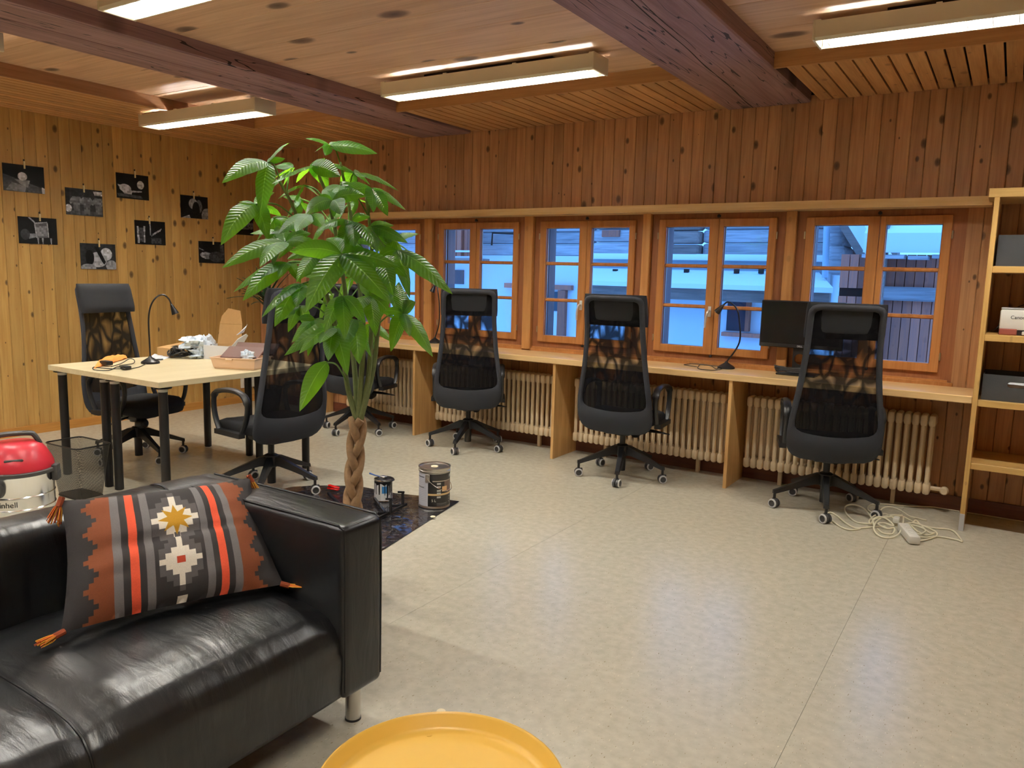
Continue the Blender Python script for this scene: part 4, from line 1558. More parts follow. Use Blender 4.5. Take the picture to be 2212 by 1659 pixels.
sheet(mb, [bx(0, 0, 0), bx(1, 0, 0), bx(1, 0, H), bx(0, 0, H)], 0)
sheet(mb, [bx(1, 0, 0), bx(1, 1, 0), bx(1, 1, H), bx(1, 0, H)], 0)
sheet(mb, [bx(0, 0, 0), bx(0, 1, 0), bx(0, 1, H), bx(0, 0, H)], 0)
sheet(mb, [bx(0, 1, 0), bx(1, 1, 0), bx(1, 1, H), bx(0, 1, H)], 1)
sheet(mb, [bx(0, 0, .002), bx(1, 0, .002), bx(1, 1, .002), bx(0, 1, .002)], 1)
mb.obj('carton', [M['paper'], M['cardboard']], oc, world=True, smooth=False)
mb = MB()
LA = lambda u, t: bx(u, 1.02, H)+Vector((0, 0, t*.19))+ey*(t*.03)
sheet(mb, [LA(.0, 0), LA(1.0, 0), LA(.98, .75), LA(.04, .75)], 0)
sheet(mb, [LA(.04, .76), LA(.98, .76), LA(.86, 1.28), LA(.35, 1.36), LA(.10, 1.05)], 0)
mb.obj('lid', M['cardboard'], oc, world=True, smooth=False)
mb = MB()
sheet(mb, [bx(1.03, .2, H), bx(1.05, 1, H), bx(1.28, 1.0, H+.07), bx(1.34, .75, H+.085), bx(1.2, .35, H+.05)], 0)
sheet(mb, [bx(1.05, .55, H+.075), bx(1.08, 1.05, H+.09), bx(1.26, 1.0, H+.15), bx(1.30, .8, H+.13)], 0)
mb.obj('flap', M['paper'], oc, world=True, smooth=False)
# organiser box with brown lid
ob = thing('organiser_box', 'peach plastic box with its brown lid open behind it, beside the chair back', 'box', at_z(470, 798, TZ))
A, Bc = at_z(461, 796, TZ), at_z(549, 800.5, TZ)
ex = (Bc-A)
ex.z = 0
lnx = ex.length
ex.normalize()
ey = Vector((-ex.y, ex.x, 0))
dpt = .20


def ob_ring(z, o_):
    return [A+ex*(-o_)+ey*(-o_)+Vector((0, 0, z)), A+ex*(lnx+o_)+ey*(-o_)+Vector((0, 0, z)), A+ex*(lnx+o_)+ey*(dpt+o_)+Vector((0, 0, z)), A+ex*(-o_)+ey*(dpt+o_)+Vector((0, 0, z))]


mb = MB()
rg = [ob_ring(.001, -.006), ob_ring(.012, 0), ob_ring(.070, .012), ob_ring(.070, .017), ob_ring(.076, .017), ob_ring(.076, .008), ob_ring(.012, -.006)]
vs = [v for r_ in rg for v in r_]
fs = [(0, 1, 2, 3)[::-1], tuple(24+k for k in range(4))]
for k in range(6):
    for j in range(4):
        fs.append((k*4+j, k*4+(j+1) % 4, k*4+4+(j+1) % 4, k*4+4+j))
mb.add(vs, fs)
mb.rbox((0, 0, 0), (.05, .008, .012), .003, 1, T=Matrix.Translation(A+ex*(lnx*.42)-ey*.016+Vector((0, 0, .064))) @ Matrix.Rotation(math.atan2(ex.y, ex.x), 4, 'Z'))
mb.obj('tray', M['peach'], ob, world=True, smooth=False)
mb = MB()
T = Matrix.Translation(A+ey*.10+Vector((0, 0, .085))) @ Matrix.Rotation(math.atan2(ex.y, ex.x), 4, 'Z') @ Matrix.Rotation(R(26), 4, 'X')
mb.rbox((lnx/2, .03, 0), (lnx-.02, .14, .010), .003, 1, T=T)
mb.obj('inner_tray', M['brown_plastic'], ob, world=True, smooth=False)
mb = MB()
T = Matrix.Translation(A+ey*.235+Vector((0, 0, .082))) @ Matrix.Rotation(math.atan2(ex.y, ex.x), 4, 'Z') @ Matrix.Rotation(R(38), 4, 'X')
mb.rbox((lnx/2+.012, .045, 0), (lnx+.02, .11, .022), .004, 1, T=T)
mb.rbox((lnx/2+.012, .0, -.016), (lnx-.02, .02, .02), .004, 1, T=T)
mb.obj('lid', M['brown_plastic'], ob, world=True, smooth=False)
mb = MB()
crumple(mb, tuple(A+ex*(lnx*.72)+ey*.07+Vector((0, 0, .055))), .045, .04, .04, 17, 22, rough=.4)
tag(mb.obj('plastic_wrap', M['plasticbag'], ang=25), 'clear plastic wrapping lying inside the peach organiser box', 'wrapping')

# ================================================================== MONITOR
MX0, MX1, MY = 5.223, 5.756, -.115
mon = thing('monitor', 'black flat monitor on the wall desk, half hidden by a chair', 'monitor', (5.49, -.10, DZ))
mb = MB()
mb.rbox(((MX0+MX1)/2, MY+.014, 1.110), (MX1-MX0, .03, .312), .004, 1)
mb.rbox(((MX0+MX1)/2, MY+.04, 1.08), (.26, .035, .18), .01, 2)
mo = mb.obj('display', M['black_plastic'], mon, world=True, smooth=False)
MB().box(MX0+.009, MY-.0025, .980, MX1-.009, MY-.001, 1.259).obj('screen', M['screen'], mo, world=True, smooth=False)
te = text_mesh('DELL', .016)
te.materials.append(M['lightgrey'])
inst('logo', te, mon, (.0, MY+.10-.004, .967-DZ), (R(90), 0, 0))
mb = MB()
n = 28
hole = [(.036*math.cos(2*math.pi*i/n), .036*math.sin(2*math.pi*i/n)) for i in range(n)]
outer = []
for i in range(n):
    a = 2*math.pi*i/n
    c, s_ = math.cos(a), math.sin(a)
    k = min(.045/abs(c) if abs(c) > 1e-6 else 9, (.095)/abs(s_) if abs(s_) > 1e-6 else 9)
    outer.append((c*k, s_*k))
vs = []
for (yo) in (0, .016):
    vs += [(5.49+x, -.095+yo, .880+z) for x, z in hole]+[(5.49+x, -.095+yo, .880+z) for x, z in outer]
fs = []
for i in range(n):
    j = (i+1) % n
    fs += [(i, j, n+j, n+i), (2*n+j, 2*n+i, 3*n+i, 3*n+j), (j, i, 2*n+i, 2*n+j), (n+i, n+j, 3*n+j, 3*n+i)]
mb.add(vs, fs)
mb.obj('stand_neck', M['black_metal'], mon, world=True, smooth=False)
MB().rbox((5.49, -.115, DZ+.007), (.25, .165, .012), .004, 1).obj('stand_base', M['black_metal'], mon, world=True, smooth=False)
mc = thing('cable_coil', 'coiled black cable lying on the foot of the monitor', 'cable', (5.44, -.13, DZ+.013))
mb = MB()
rnd = random.Random(9)
for i in range(6):
    ph = rnd.uniform(0, 6)
    pts = [Vector((5.44+rnd.uniform(-.003, .003)+(.085+.01*i*.3)*math.cos(2*math.pi*j/22), -.135+.028*math.sin(2*math.pi*j/22), DZ+.020+.006*i+.006*math.sin(2*math.pi*j/11+ph))) for j in range(22)]
    mb.tube(pts, .0038, 6, closed=True)
mb.rbox((5.37, -.15, DZ+.045), (.05, .022, .018), .004, 1)
mb.obj('coil', M['cable_black'], mc, world=True)

# ================================================================== SHELF
sh = thing('shelf_unit', 'tall open pine shelf unit at the right edge of the picture', 'shelf', (7.2, -.225, 0))
MB().rbox((6.527, -.226, .94), (.026, .446, 1.876), .002, 1).obj('upright', M['shelf_wood_v'], sh, world=True, smooth=False)
MB().rbox((7.95, -.226, .94), (.026, .446, 1.876), .002, 1).obj('upright', M['shelf_wood_v'], sh, world=True, smooth=False)
MB().rbox((7.23, -.227, 1.898), (1.49, .448, .048), .002, 1).obj('top_board', M['shelf_wood'], sh, world=True, smooth=False)
for z in (1.506, 1.130, .762, .40):
    MB().rbox((7.238, -.224, z-.018), (1.396, .436, .036), .002, 1).obj('shelf_board', M['shelf_wood'], sh, world=True, smooth=False)
MB().rbox((6.527, -.4515, .05), (.026, .004, .10), .001, 1).obj('foot_cap', M['lightgrey'], sh, world=True, smooth=False)


def felt_box(x0, z0, wd, hg, lb):
    t = thing('felt_box', lb, 'box', (x0+wd/2, -.24, z0), 0, 'grey felt storage boxes')
    h, d, th = wd/2, .16, .006
    mb = MB()
    # front with a hand slot
    slot = [(.045*math.copysign(1, math.cos(a))*.0+(.030*math.copysign(1, math.cos(a)))+.016*math.cos(a), hg-.05+.016*math.sin(a)) for a in [2*math.pi*(i+.5)/16 for i in range(16)]]
    outer = []
    for i in range(16):
        a = 2*math.pi*(i+.5)/16
        c, s_ = math.cos(a), math.sin(a)
        k = min(h/abs(c), (.05 if s_ > 0 else hg-.05)/abs(s_))
        outer.append((max(-h, min(h, c*k)), hg-.05+s_*k))
    outer2 = outer[:]
    for ci, (cx, cz) in enumerate(((h, hg), (-h, hg), (-h, 0), (h, 0))):
        j = min(range(16), key=lambda q: (outer[q][0]-cx)**2+(outer[q][1]-cz)**2)
        outer2[j] = (cx, cz)
    vs = [(x, -d+yo, z) for yo in (0, th) for lst in (slot, outer2) for x, z in lst]
    fs = []
    for i in range(16):
        j = (i+1) % 16
        fs += [(i, j, 16+j, 16+i), (32+j, 32+i, 48+i, 48+j), (j, i, 32+i, 32+j), (16+i, 16+j, 48+j, 48+i)]
    mb.add(vs, fs)
    mb.box(-h, -d+th, 0, -h+th, d, hg)
    mb.box(h-th, -d+th, 0, h, d, hg)
    mb.box(-h+th, d-th, 0, h-th, d, hg)
    mb.box(-h+th, -d+th, .0, h-th, d-th, th)
    mb.obj('felt_body', M['felt'], t, smooth=False)
    mb = MB()
    mb.rbox((0, 0, hg*.40), (wd-.04, .27, hg*.55), .02, 2)
    mb.obj('contents', M['paper'], t)


felt_box(6.552, .762, .33, .145, 'grey felt box with a hand slot on the shelf below the printer')
felt_box(6.552, 1.506, .33, .17, 'dark felt box on the uppermost shelf, partly in shadow')
pr_ = thing('printer', 'white inkjet printer standing on the shelf at the right edge', 'printer', (6.80, -.24, 1.130))
MB().rbox((0, .02, .085), (.40, .29, .115), .012, 2).obj('body', M['white_plastic'], pr_)
MB().rbox((0, .02, .146), (.396, .286, .008), .003, 1).obj('scanner_lid', M['lightgrey'], pr_)
MB().box(-.20, -.12, .002, .20, .16, .03).obj('base', M['black_plastic'], pr_, smooth=False)
MB().rbox((-.155, -.13, .018), (.085, .02, .034), .004, 1).obj('ink_window', plain('ink_window_red', srgb(150, 84, 72), .3), pr_, smooth=False)
MB().rbox((.06, -.135, .014), (.30, .03, .020), .004, 1).obj('paper_tray', M['white_plastic'], pr_, smooth=False)
te = text_mesh('Canon', .026)
te.materials.append(M['black_plastic'])
inst('lettering', te, pr_, (-.115, -.1255, .098), (R(90), 0, 0))
tag(MB().tube(catmull([(6.56, -.10, 1.135), (6.59, -.20, 1.16), (6.63, -.10, 1.24), (6.72, -.08, 1.298), (6.85, -.10, 1.300), (6.95, -.07, 1.27)], 8), .003, 6).obj('printer_cable', M['cable_black']), 'thin black cable running up behind the white printer', 'cable')

# ================================================================== PHOTO PRINTS
def blank():
    return np.zeros((105, 150), np.float32)+.03


GY, GX = np.mgrid[0:105, 0:150]
U, Vv = GX/150., GY/105.


def ell(a, cx, cy, rx, ry, val, rot=0, soft=.06):
    c, s_ = math.cos(rot), math.sin(rot)
    dx, dy = (U-cx), (Vv-cy)
    q = np.sqrt(((dx*c+dy*s_)/rx)**2+((-dx*s_+dy*c)/ry)**2)
    k = np.clip((1-q)/soft+.5, 0, 1)
    a[:] = a*(1-k)+val*k


def poly(a, pts, val):
    ins = np.zeros(a.shape, bool)
    n = len(pts)
    for i in range(n):
        x0, y0 = pts[i]
        x1, y1 = pts[(i+1) % n]
        if y0 == y1:
            continue
        c = ((Vv > min(y0, y1)) & (Vv <= max(y0, y1)) & (U < (x1-x0)*(Vv-y0)/(y1-y0)+x0))
        ins ^= c
    a[ins] = val


def texn(a, seed, amt):
    r_ = np.random.RandomState(seed)
    g = r_.rand(14, 20)
    g = np.kron(g, np.ones((8, 8)))[:105, :150]
    a *= (1-amt+2*amt*g)


pics = []
a = blank(); poly(a, [(0, .38), (1, .82), (1, 1), (0, 1)], .22); poly(a, [(.05, .95), (.2, .66), (.55, .78), (.5, 1)], .42); poly(a, [(.26, .55), (.64, .55), (.58, .82), (.42, .72)], .5); ell(a, .47, .33, .30, .10, .02, .35); ell(a, .46, .42, .115, .155, .78); poly(a, [(.92, .75), (1, .8), (1, 1), (.93, 1)], .75); texn(a, 1, .2); pics.append(a)
a = blank(); a[:] = .10; poly(a, [(0, .82), (1, .82), (1, 1), (0, 1)], .2)
for cx in (.28, .56, .88):
    poly(a, [(cx-.11, .3), (cx+.11, .3), (cx+.10, .6), (cx-.10, .6)], .36); poly(a, [(cx-.09, .6), (cx+.09, .6), (cx+.08, .93), (cx-.08, .93)], .28); ell(a, cx-.12, .45, .05, .14, .4, .3); ell(a, cx+.12, .45, .05, .14, .4, -.3); ell(a, cx, .22, .06, .09, .06)
poly(a, [(.74, .05), (1, .05), (1, .2), (.78, .2)], .75); ell(a, .06, .75, .09, .14, .8); texn(a, 2, .35); pics.append(a)
a = blank(); poly(a, [(.02, .45), (.36, .5), (.48, .68), (.45, .82), (.22, .8)], .68); ell(a, .26, .58, .18, .16, .72, .3); ell(a, .74, .40, .11, .17, .70); poly(a, [(.44, .66), (.78, .64), (.78, .69), (.44, .74)], .6); poly(a, [(.0, .8), (.75, .84), (.8, .95), (.05, .93)], .22); texn(a, 3, .25); pics.append(a)
a = blank(); a[:] = .05; ell(a, .45, .35, .16, .24, .55); ell(a, .66, .45, .12, .30, .30); ell(a, .55, .65, .14, .4, .05); ell(a, .95, .85, .2, .35, .45); poly(a, [(0, 1), (.3, .85), (.34, 1)], .6); poly(a, [(.0, .0), (.3, .0), (.25, .5), (0, .8)], .03); texn(a, 4, .25); pics.append(a)
a = blank(); poly(a, [(.42, .2), (.74, .18), (.76, .74), (.46, .76)], .30); poly(a, [(.44, .34), (.72, .30), (.73, .68), (.48, .70)], .45); poly(a, [(.24, .0), (.30, .0), (.44, .18), (.40, .2)], .6); poly(a, [(.40, .2), (.74, .14), (.75, .18), (.41, .23)], .65); poly(a, [(.40, .22), (.43, .2), (.47, .76), (.44, .77)], .62); poly(a, [(.73, .18), (.76, .18), (.78, .74), (.75, .74)], .62); poly(a, [(.27, .62), (.45, .6), (.45, .74), (.25, .82)], .45); ell(a, .16, .65, .12, .2, .16)
for x in (.46, .58, .80):
    poly(a, [(x, .76), (x+.05, .76), (x+.04, 1), (x+.02, 1)], .55)
texn(a, 5, .2); pics.append(a)
a = blank(); a[:] = .10; ell(a, .72, .40, .17, .25, .80); ell(a, .48, .62, .26, .30, .66); ell(a, .25, .55, .12, .3, .04); poly(a, [(.38, .1), (.50, .12), (.70, .70), (.66, .82), (.60, .72)], .03); ell(a, .2, .95, .22, .16, .5); ell(a, .86, .85, .16, .22, .55); texn(a, 6, .2); pics.append(a)
a = blank(); poly(a, [(.06, .24), (.12, .24), (.14, .95), (.07, .95)], .6); poly(a, [(.27, .22), (.33, .22), (.32, .92), (.27, .92)], .62); poly(a, [(.13, .3), (.26, .3), (.26, .9), (.14, .9)], .2); poly(a, [(.47, .0), (.51, .0), (.52, .6), (.48, .6)], .55)
for i in range(6):
    ell(a, .56+.055*i, .58-.045*i, .015, .08, .6, .4)
poly(a, [(.52, .7), (.85, .7), (.86, .95), (.52, .95)], .16); texn(a, 7, .4); pics.append(a)
a = blank(); ell(a, .42, .3, .2, .2, .02); ell(a, .3, .65, .26, .16, .5, .2); ell(a, .68, .7, .3, .25, .16); poly(a, [(.02, .3), (.2, .4), (.2, .44), (.02, .36)], .4); poly(a, [(.8, .1), (.95, .1), (.98, .6), (.86, .6)], .2); texn(a, 8, .4); pics.append(a)
a = blank(); poly(a, [(.3, .45), (1, .4), (1, .72), (.2, .75)], .28); texn(a, 9, .7); pics.append(a)
PHO = [(-2.431, -2.124, 2.144, 1.936, 'photo of a hatted figure, topmost left of the wall prints'), (-1.963, -1.653, 2.008, 1.789, 'photo of three standing figures in overalls'),
       (-1.522, -1.221, 2.180, 1.966, 'photo of two white gloves at work on dark ground, topmost of the wall prints'), (-.903, -.609, 2.051, 1.842, 'photo of a bent dark figure between pale shapes'),
       (-2.342, -2.047, 1.746, 1.537, 'photo of an old wooden cart frame on black'), (-1.864, -1.557, 1.561, 1.345, 'photo of a bending white-shirted figure with a dark strap, lowest of the wall prints'),
       (-1.369, -1.072, 1.786, 1.575, 'photo of a spring beside a bright jar on black'), (-.724, -.432, 1.633, 1.425, 'dim photo with one pale patch, lower right of the wall prints'),
       (-.361, -.075, 1.935, 1.718, 'dark photo nearest the room corner, half hidden by leaves')]
for k, ((y0, y1, z1, z0, lb), a) in enumerate(zip(PHO, pics)):
    t = thing('photo_print', 'black-and-white '+lb, 'photo', (.003, (y0+y1)/2, (z0+z1)/2), 0, 'black-and-white prints clipped to the left wall')
    g = np.repeat(np.clip(a, 0, 1)[:, :, None], 3, 2)
    g = g**.75*np.array([.96, .98, 1.02])
    pmt = imgmat('print_%d' % k, np.clip(g*1.02-.03, 0, 1), .6, .2)
    hw, hh = (y1-y0)/2, (z1-z0)/2
    mb = MB()
    mb.box(0, -hw, -hh, .004, hw, hh, 1)
    mb.add([(.0045, -hw, -hh), (.0045, hw, -hh), (.0045, hw, hh), (.0045, -hw, hh)], [(0, 1, 2, 3)], 0, [(0, 0), (1, 0), (1, 1), (0, 1)])
    mb.obj('print', [pmt, M['black_plastic']], t, smooth=False)
    cl = MB()
    cl.box(.004, -.005, hh-.028, .014, .005, hh+.03)
    cl.box(.0, -.004, hh+.03, .008, .004, hh+.045, 1)
    cl.obj('clip', [plain('clip_wood_%d' % k, srgb(222, 206, 160), .6), M['black_metal']], t, (0, random.uniform(-.01, .04), 0), smooth=False)

# sockets low on the left wall
for y, lb in ((-.226, 'white wall socket low on the left wall under the table'), (-.10, 'white wall socket nearest the room corner, behind a table leg')):
    t = thing('wall_socket', lb, 'socket', (.003, y, .21), 0, 'white sockets low on the left wall')
    MB().rbox((.010, 0, 0), (.02, .105, .115), .006, 2).obj('plate', M['sock'], t)
    MB().lathe([(.030, 0), (.030, .004), (.024, .004), (.022, .001), (0, .001)], 18, Matrix.Translation((.020, 0, 0)) @ Matrix.Rotation(R(90), 4, 'Y'), caps=False).obj('insert', M['sock'], t)

# ================================================================== VACUUM CLEANER
vx, vy = 2.31, -3.514
vc = thing('workshop_vacuum', 'red and steel drum vacuum cleaner at the left edge behind the sofa', 'vacuum', (vx, vy, 0))
MB().lathe([(.155, .05), (.165, .052), (.168, .12), (.172, .125), (.168, .13), (.168, .185), (.172, .19), (.168, .195), (.170, .29), (.176, .30)], 40).obj('drum', M['chrome'], vc)
MB().lathe([(.176, .298), (.186, .302), (.186, .318), (.178, .322), (.170, .322)], 40).obj('rim', M['dusty_black'], vc)
MB().lathe([(.172, .322), (.172, .345), (.160, .375), (.140, .412), (.118, .442), (.085, .458), (0, .462)], 36, caps=False).obj('motor_head', M['red'], vc)
dv = (Vector((CAM.x, CAM.y, 0))-Vector((vx, vy, 0))).normalized()
rv = Vector((-dv.y, dv.x, 0))
up_ = Vector((0, 0, 1))
MB().tube(catmull([rv*-.085+up_*.44, rv*-.088+up_*.478, rv*-.06+up_*.498, rv*.06+up_*.498, rv*.088+up_*.482, rv*.11+up_*.438], 6), 1, 8, flat=(.018, .013), ref=tuple(dv)).obj('carry_handle', M['dusty_black'], vc)
for a in (-70, 70, 180):
    q = Matrix.Rotation(R(a), 4, 'Z') @ Matrix.Translation(dv*.180)
    p = q.translation
    mb = MB()
    an = math.atan2(p.y, p.x)
    mb.rbox((.185, 0, .290), (.03, .055, .085), .006, 2, T=Matrix.Rotation(an, 4, 'Z'))
    mb.rbox((.197, 0, .275), (.012, .045, .05), .004, 1, T=Matrix.Rotation(an, 4, 'Z'))
    mb.obj('latch', M['dusty_black'], vc)
an = math.atan2(dv.y, dv.x)
mb = MB()
T = Matrix.Rotation(an-R(33), 4, 'Z') @ Matrix.Translation((.168, 0, .235)) @ Matrix.Rotation(R(90), 4, 'Y')
mb.lathe([(.040, -.005), (.040, .025), (.030, .026), (.030, .0), (0, .0)], 20, T, caps=False)
mb.obj('hose_inlet', M['dusty_black'], vc)
MB().rbox((.150, 0, .385), (.010, .085, .016), .005, 1, T=Matrix.Rotation(an-R(5), 4, 'Z')).obj('switch', M['dusty_black'], vc)
tw = text_mesh('Einhell', .040)
tw.materials.append(M['black_plastic'])
for v in tw.vertices:
    ph = v.co.x/.169
    v.co = Vector((math.cos(ph)*(.1695+v.co.z), math.sin(ph)*(.1695+v.co.z), v.co.y))
inst('lettering', tw, vc, (0, 0, .158), (0, 0, an-R(20)))
for i in range(5):
    a = an+2*math.pi*i/5+.3
    MB().lathe([(.0, -.012), (.022, -.012), (.022, .012), (0, .012)], 12, Matrix.Rotation(a, 4, 'Z') @ Matrix.Translation((.15, 0, .024)) @ Matrix.Rotation(R(90), 4, 'X'), caps=False).obj('castor', M['black_plastic'], vc)
MB().lathe([(.12, .03), (.17, .035), (.172, .052)], 30).obj('undercarriage', M['black_plastic'], vc)

# ================================================================== WIRE WASTE BASKET
bn = thing('waste_basket', 'black wire-mesh waste basket by the table legs', 'basket', (2.01, -3.03, 0), R(2))
b0, b1_ = (.120, .075), (.165, .110)
BH = .325


def bring(z, o_=0):
    t = z/BH
    hx, hy = b0[0]*(1-t)+b1_[0]*t+o_, b0[1]*(1-t)+b1_[1]*t+o_
    rr_ = .03
    pts = []
    for sx, sy, a0 in ((1, 1, 0), (-1, 1, 90), (-1, -1, 180), (1, -1, 270)):
        for k in range(5):
            a = R(a0+22.5*k)
            pts.append(Vector((sx*(hx-rr_)+rr_*math.cos(a), sy*(hy-rr_)+rr_*math.sin(a), z)))
    return pts


mb = MB()
lv = [bring(.006), bring(.15), bring(BH)]
vs = [p for l in lv for p in l]
mb.add(vs, [(k*20+i, k*20+(i+1) % 20, k*20+20+(i+1) % 20, k*20+20+i) for k in range(2) for i in range(20)])
mb.obj('wire_wall', M['bin_mesh'], bn)
mb = MB()
mb.tube(bring(BH), .0045, 8, closed=True)
mb.obj('rim', M['black_metal'], bn)
MB().tube(bring(.006), .004, 8, closed=True).obj('base_ring', M['black_metal'], bn)
mb = MB()
mb.add(bring(.004)+bring(.008), [tuple(range(20))[::-1], tuple(range(20, 40))]+[(i, (i+1) % 20, 20+(i+1) % 20, 20+i) for i in range(20)])
mb.obj('bottom', M['black_metal'], bn)

# ================================================================== PLASTIC SHEET AND PAINTING THINGS
sq = [Vector((2.86, -2.16, 0)), Vector((3.20, -1.872, 0)), Vector((3.63, -1.80, 0)), Vector((3.90, -1.742, 0)), Vector((4.115, -2.66, 0)), Vector((4.16, -2.95, 0)), Vector((3.0, -3.1, 0)), Vector((2.80, -2.60, 0))]


def shf(u, v):
    top = catmull([Vector((2.86, -2.14, 0)), Vector((2.99, -2.00, 0)), Vector((3.20, -1.872, 0)), Vector((3.42, -1.86, 0)), Vector((3.63, -1.80, 0)), Vector((3.905, -1.742, 0))], 8)
    bot = [Vector((2.80, -3.05, 0)), Vector((4.165, -2.95, 0))]
    i = u*(len(top)-1)
    k = min(int(i), len(top)-2)
    a = top[k].lerp(top[k+1], i-k)
    b_ = bot[0].lerp(bot[1], u)
    p = a.lerp(b_, v)
    e = min(1, 8*min(u, 1-u, v, 1-v))
    q = Vector((p.x*9, p.y*7, 0))
    z = .0035+.006*e*abs(noise.noise(q))+.004*e*abs(noise.noise(q*3.1+Vector((4, 4, 4))))
    for cx, cy, rr_ in ((3.831, -1.897, .15), (3.519, -2.003, .12), (2.8+.29, -2.14, .08), (2.8, -1.95, .1)):
        d = math.hypot(p.x-cx, p.y-cy)
        if d < rr_:
            z = .0035+(z-.0035)*max(0, (d-rr_*.75)/(rr_*.25))
    p.z = z
    return p


mb = MB()
mb.grid(shf, 90, 80)
tag(mb.obj('plastic_sheet', M['sheet'], ang=80), 'black plastic dust sheet spread on the floor under the paint cans', 'sheet')
SZ = .0045
# big paint can with printed label
CH, CW = 220, 640
lb_img = np.zeros((CH, CW, 3), np.float32)
lb_img[:] = .045
uu, vv_ = np.meshgrid(np.arange(CW)/CW, np.arange(CH)/CH)


def lr(x0, x1, y0, y1, c):
    lb_img[(uu >= x0) & (uu < x1) & (vv_ >= y0) & (vv_ < y1)] = c


lr(0, .17, 0, 1, (.74, .74, .78)); lr(.9, 1, 0, 1, (.74, .74, .78))
for i in range(14):
    lr(.02, .15, .12+.055*i, .13+.055*i, (.6, .6, .64))
for y in (.10, .42):
    lr(.0, .12, y, y+.02, (.1, .1, .1))
lr(.17, .90, 0, 1, (.075, .07, .068))
lr(.22, .50, .03, .2, (.11, .10, .095)); lr(.22, .6, .20, .225, (.66, .6, .52))
lr(.36, .60, .225, .56, (.40, .30, .26)); lr(.52, .60, .22, .58, (.80, .62, .40))
lr(.17, .60, .60, .655, (.85, .68, .44))
lr(.33, .40, .38, .54, (.86, .66, .42)); lr(.40, .52, .52, .57, (.76, .56, .5))
for y in (.26, .36, .48, .56, .68):
    lr(.27, .315, y, y+.055, (.72, .72, .70))
for y in (.72, .80, .88):
    lr(.44, .45, y, y+.03, (.8, .8, .8))
for i in range(7):
    lr(.47, .56, .70+.035*i, .712+.035*i, (.45, .45, .44))
    if i < 3:
        lr(.27, .40, .90+.03*i, .91+.03*i, (.4, .4, .4))
lr(.44, .60, .05, .13, (.6, .6, .58)); lr(.46, .56, .155, .17, (.6, .6, .58))
lr(.48, .60, .94, 1, (.72, .72, .72))
lab = imgmat('paint_label', np.clip(lb_img, 0, 1)**(1/1.3), .4)
bc = thing('paint_can', 'large closed steel paint can with a dark printed label and wire handle', 'can', (3.831, -1.897, SZ), 0)
CR, CHt = .093, .245
mb = MB()
mb.lathe([(CR-.003, 0), (CR+.002, .002), (CR+.002, .008), (CR-.001, .012), (CR-.001, CHt-.03), (CR+.003, CHt-.026), (CR+.003, CHt-.020), (CR, CHt-.018), (CR, CHt-.006), (CR+.004, CHt-.003), (CR+.003, CHt), (CR-.004, CHt), (CR-.006, CHt-.006), (.0, CHt-.006)], 48, caps=False)
mb.obj('tin', M['steel'], bc)
MB().lathe([(.022, CHt-.006), (.020, CHt-.003), (0, CHt-.003)], 20, caps=False).obj('lid_cap', M['felt_dot'], bc)
ca = math.atan2(CAM.y+1.897, CAM.x-3.831)
mb = MB()
mb.grid(lambda u, v: Vector(((CR+.0006)*math.cos(ca-R(80)+R(330)*u), (CR+.0006)*math.sin(ca-R(80)+R(330)*u), .016+(CHt-.05)*v)), 64, 1)
mb.obj('label', lab, bc)
ha = ca-R(26)
mb = MB()
T = Matrix.Rotation(ha, 4, 'Z')
mb.rbox((CR+.002, 0, CHt-.06), (.006, .028, .05), .002, 1, T=T)
mb.lathe([(.007, 0), (.006, .006), (0, .008)], 10, T @ Matrix.Translation((CR+.004, 0, CHt-.055)) @ Matrix.Rotation(R(90), 4, 'Y'), caps=False)
mb.obj('handle_lug', M['steel'], bc)
pts = []
for i in range(25):
    t = i/24
    a = ha+math.pi*t
    z = CHt-.055-.085*math.sin(math.pi*t)**.8
    pts.append((math.cos(a)*(CR+.010), math.sin(a)*(CR+.010), z))
MB().tube(pts, .002, 6).obj('wire_handle', M['chrome'], bc)
for k, (txt, x, z, s_) in enumerate((('5 L', R(-2), .052, .022),)):
    tl_ = text_mesh(txt, s_, .0003)
    tl_.materials.append(M['white_plastic'])
    for v in tl_.vertices:
        ph = v.co.x/(CR+.001)
        v.co = Vector((math.cos(ph)*(CR+.0012+v.co.z), math.sin(ph)*(CR+.0012+v.co.z), v.co.y))
    inst('lettering', tl_, bc, (0, 0, z), (0, 0, ca+x))
# small dripping can
dr = np.zeros((160, 320, 3), np.float32)
dr[:] = (.72, .72, .72)
u3, v3 = np.meshgrid(np.arange(320)/320, np.arange(160)/160)
dr[(u3 > .30) & (u3 < .44) & (v3 > .22) & (v3 < .60)] = (.10, .36, .66)
dr[(v3 > .62) & (u3 > .28) & (u3 < .5)] = (.80, .80, .80)
rnd = np.random.RandomState(4)
for i in range(46):
    x, l_, wdt = rnd.rand(), rnd.rand()**1.4*.95+.05, .006+.012*rnd.rand()
    dr[(np.abs(u3-x) < wdt*(1-.3*v3)) & (v3 < l_)] = (.012, .012, .014)
dr[(v3 < .12+.05*np.sin(u3*40))] = (.012, .012, .014)
dr[(u3 > .66)] = (.012, .012, .014)
drm = imgmat('dripped_label', dr**(1/1.6), .3)
s2 = thing('paint_tin', 'small open paint tin with black drips down its side', 'can', (3.519, -2.003, SZ), 0)
r_, h_ = .055, .135
MB().lathe([(r_-.002, 0), (r_+.001, .002), (r_, .006), (r_, h_-.01), (r_+.003, h_-.006), (r_+.002, h_), (r_-.004, h_), (r_-.006, h_-.008), (r_-.006, h_-.02), (0, h_-.02)], 36, caps=False).obj('tin', M['chrome'], s2)
ca2 = math.atan2(CAM.y+2.003, CAM.x-3.519)
mb = MB()
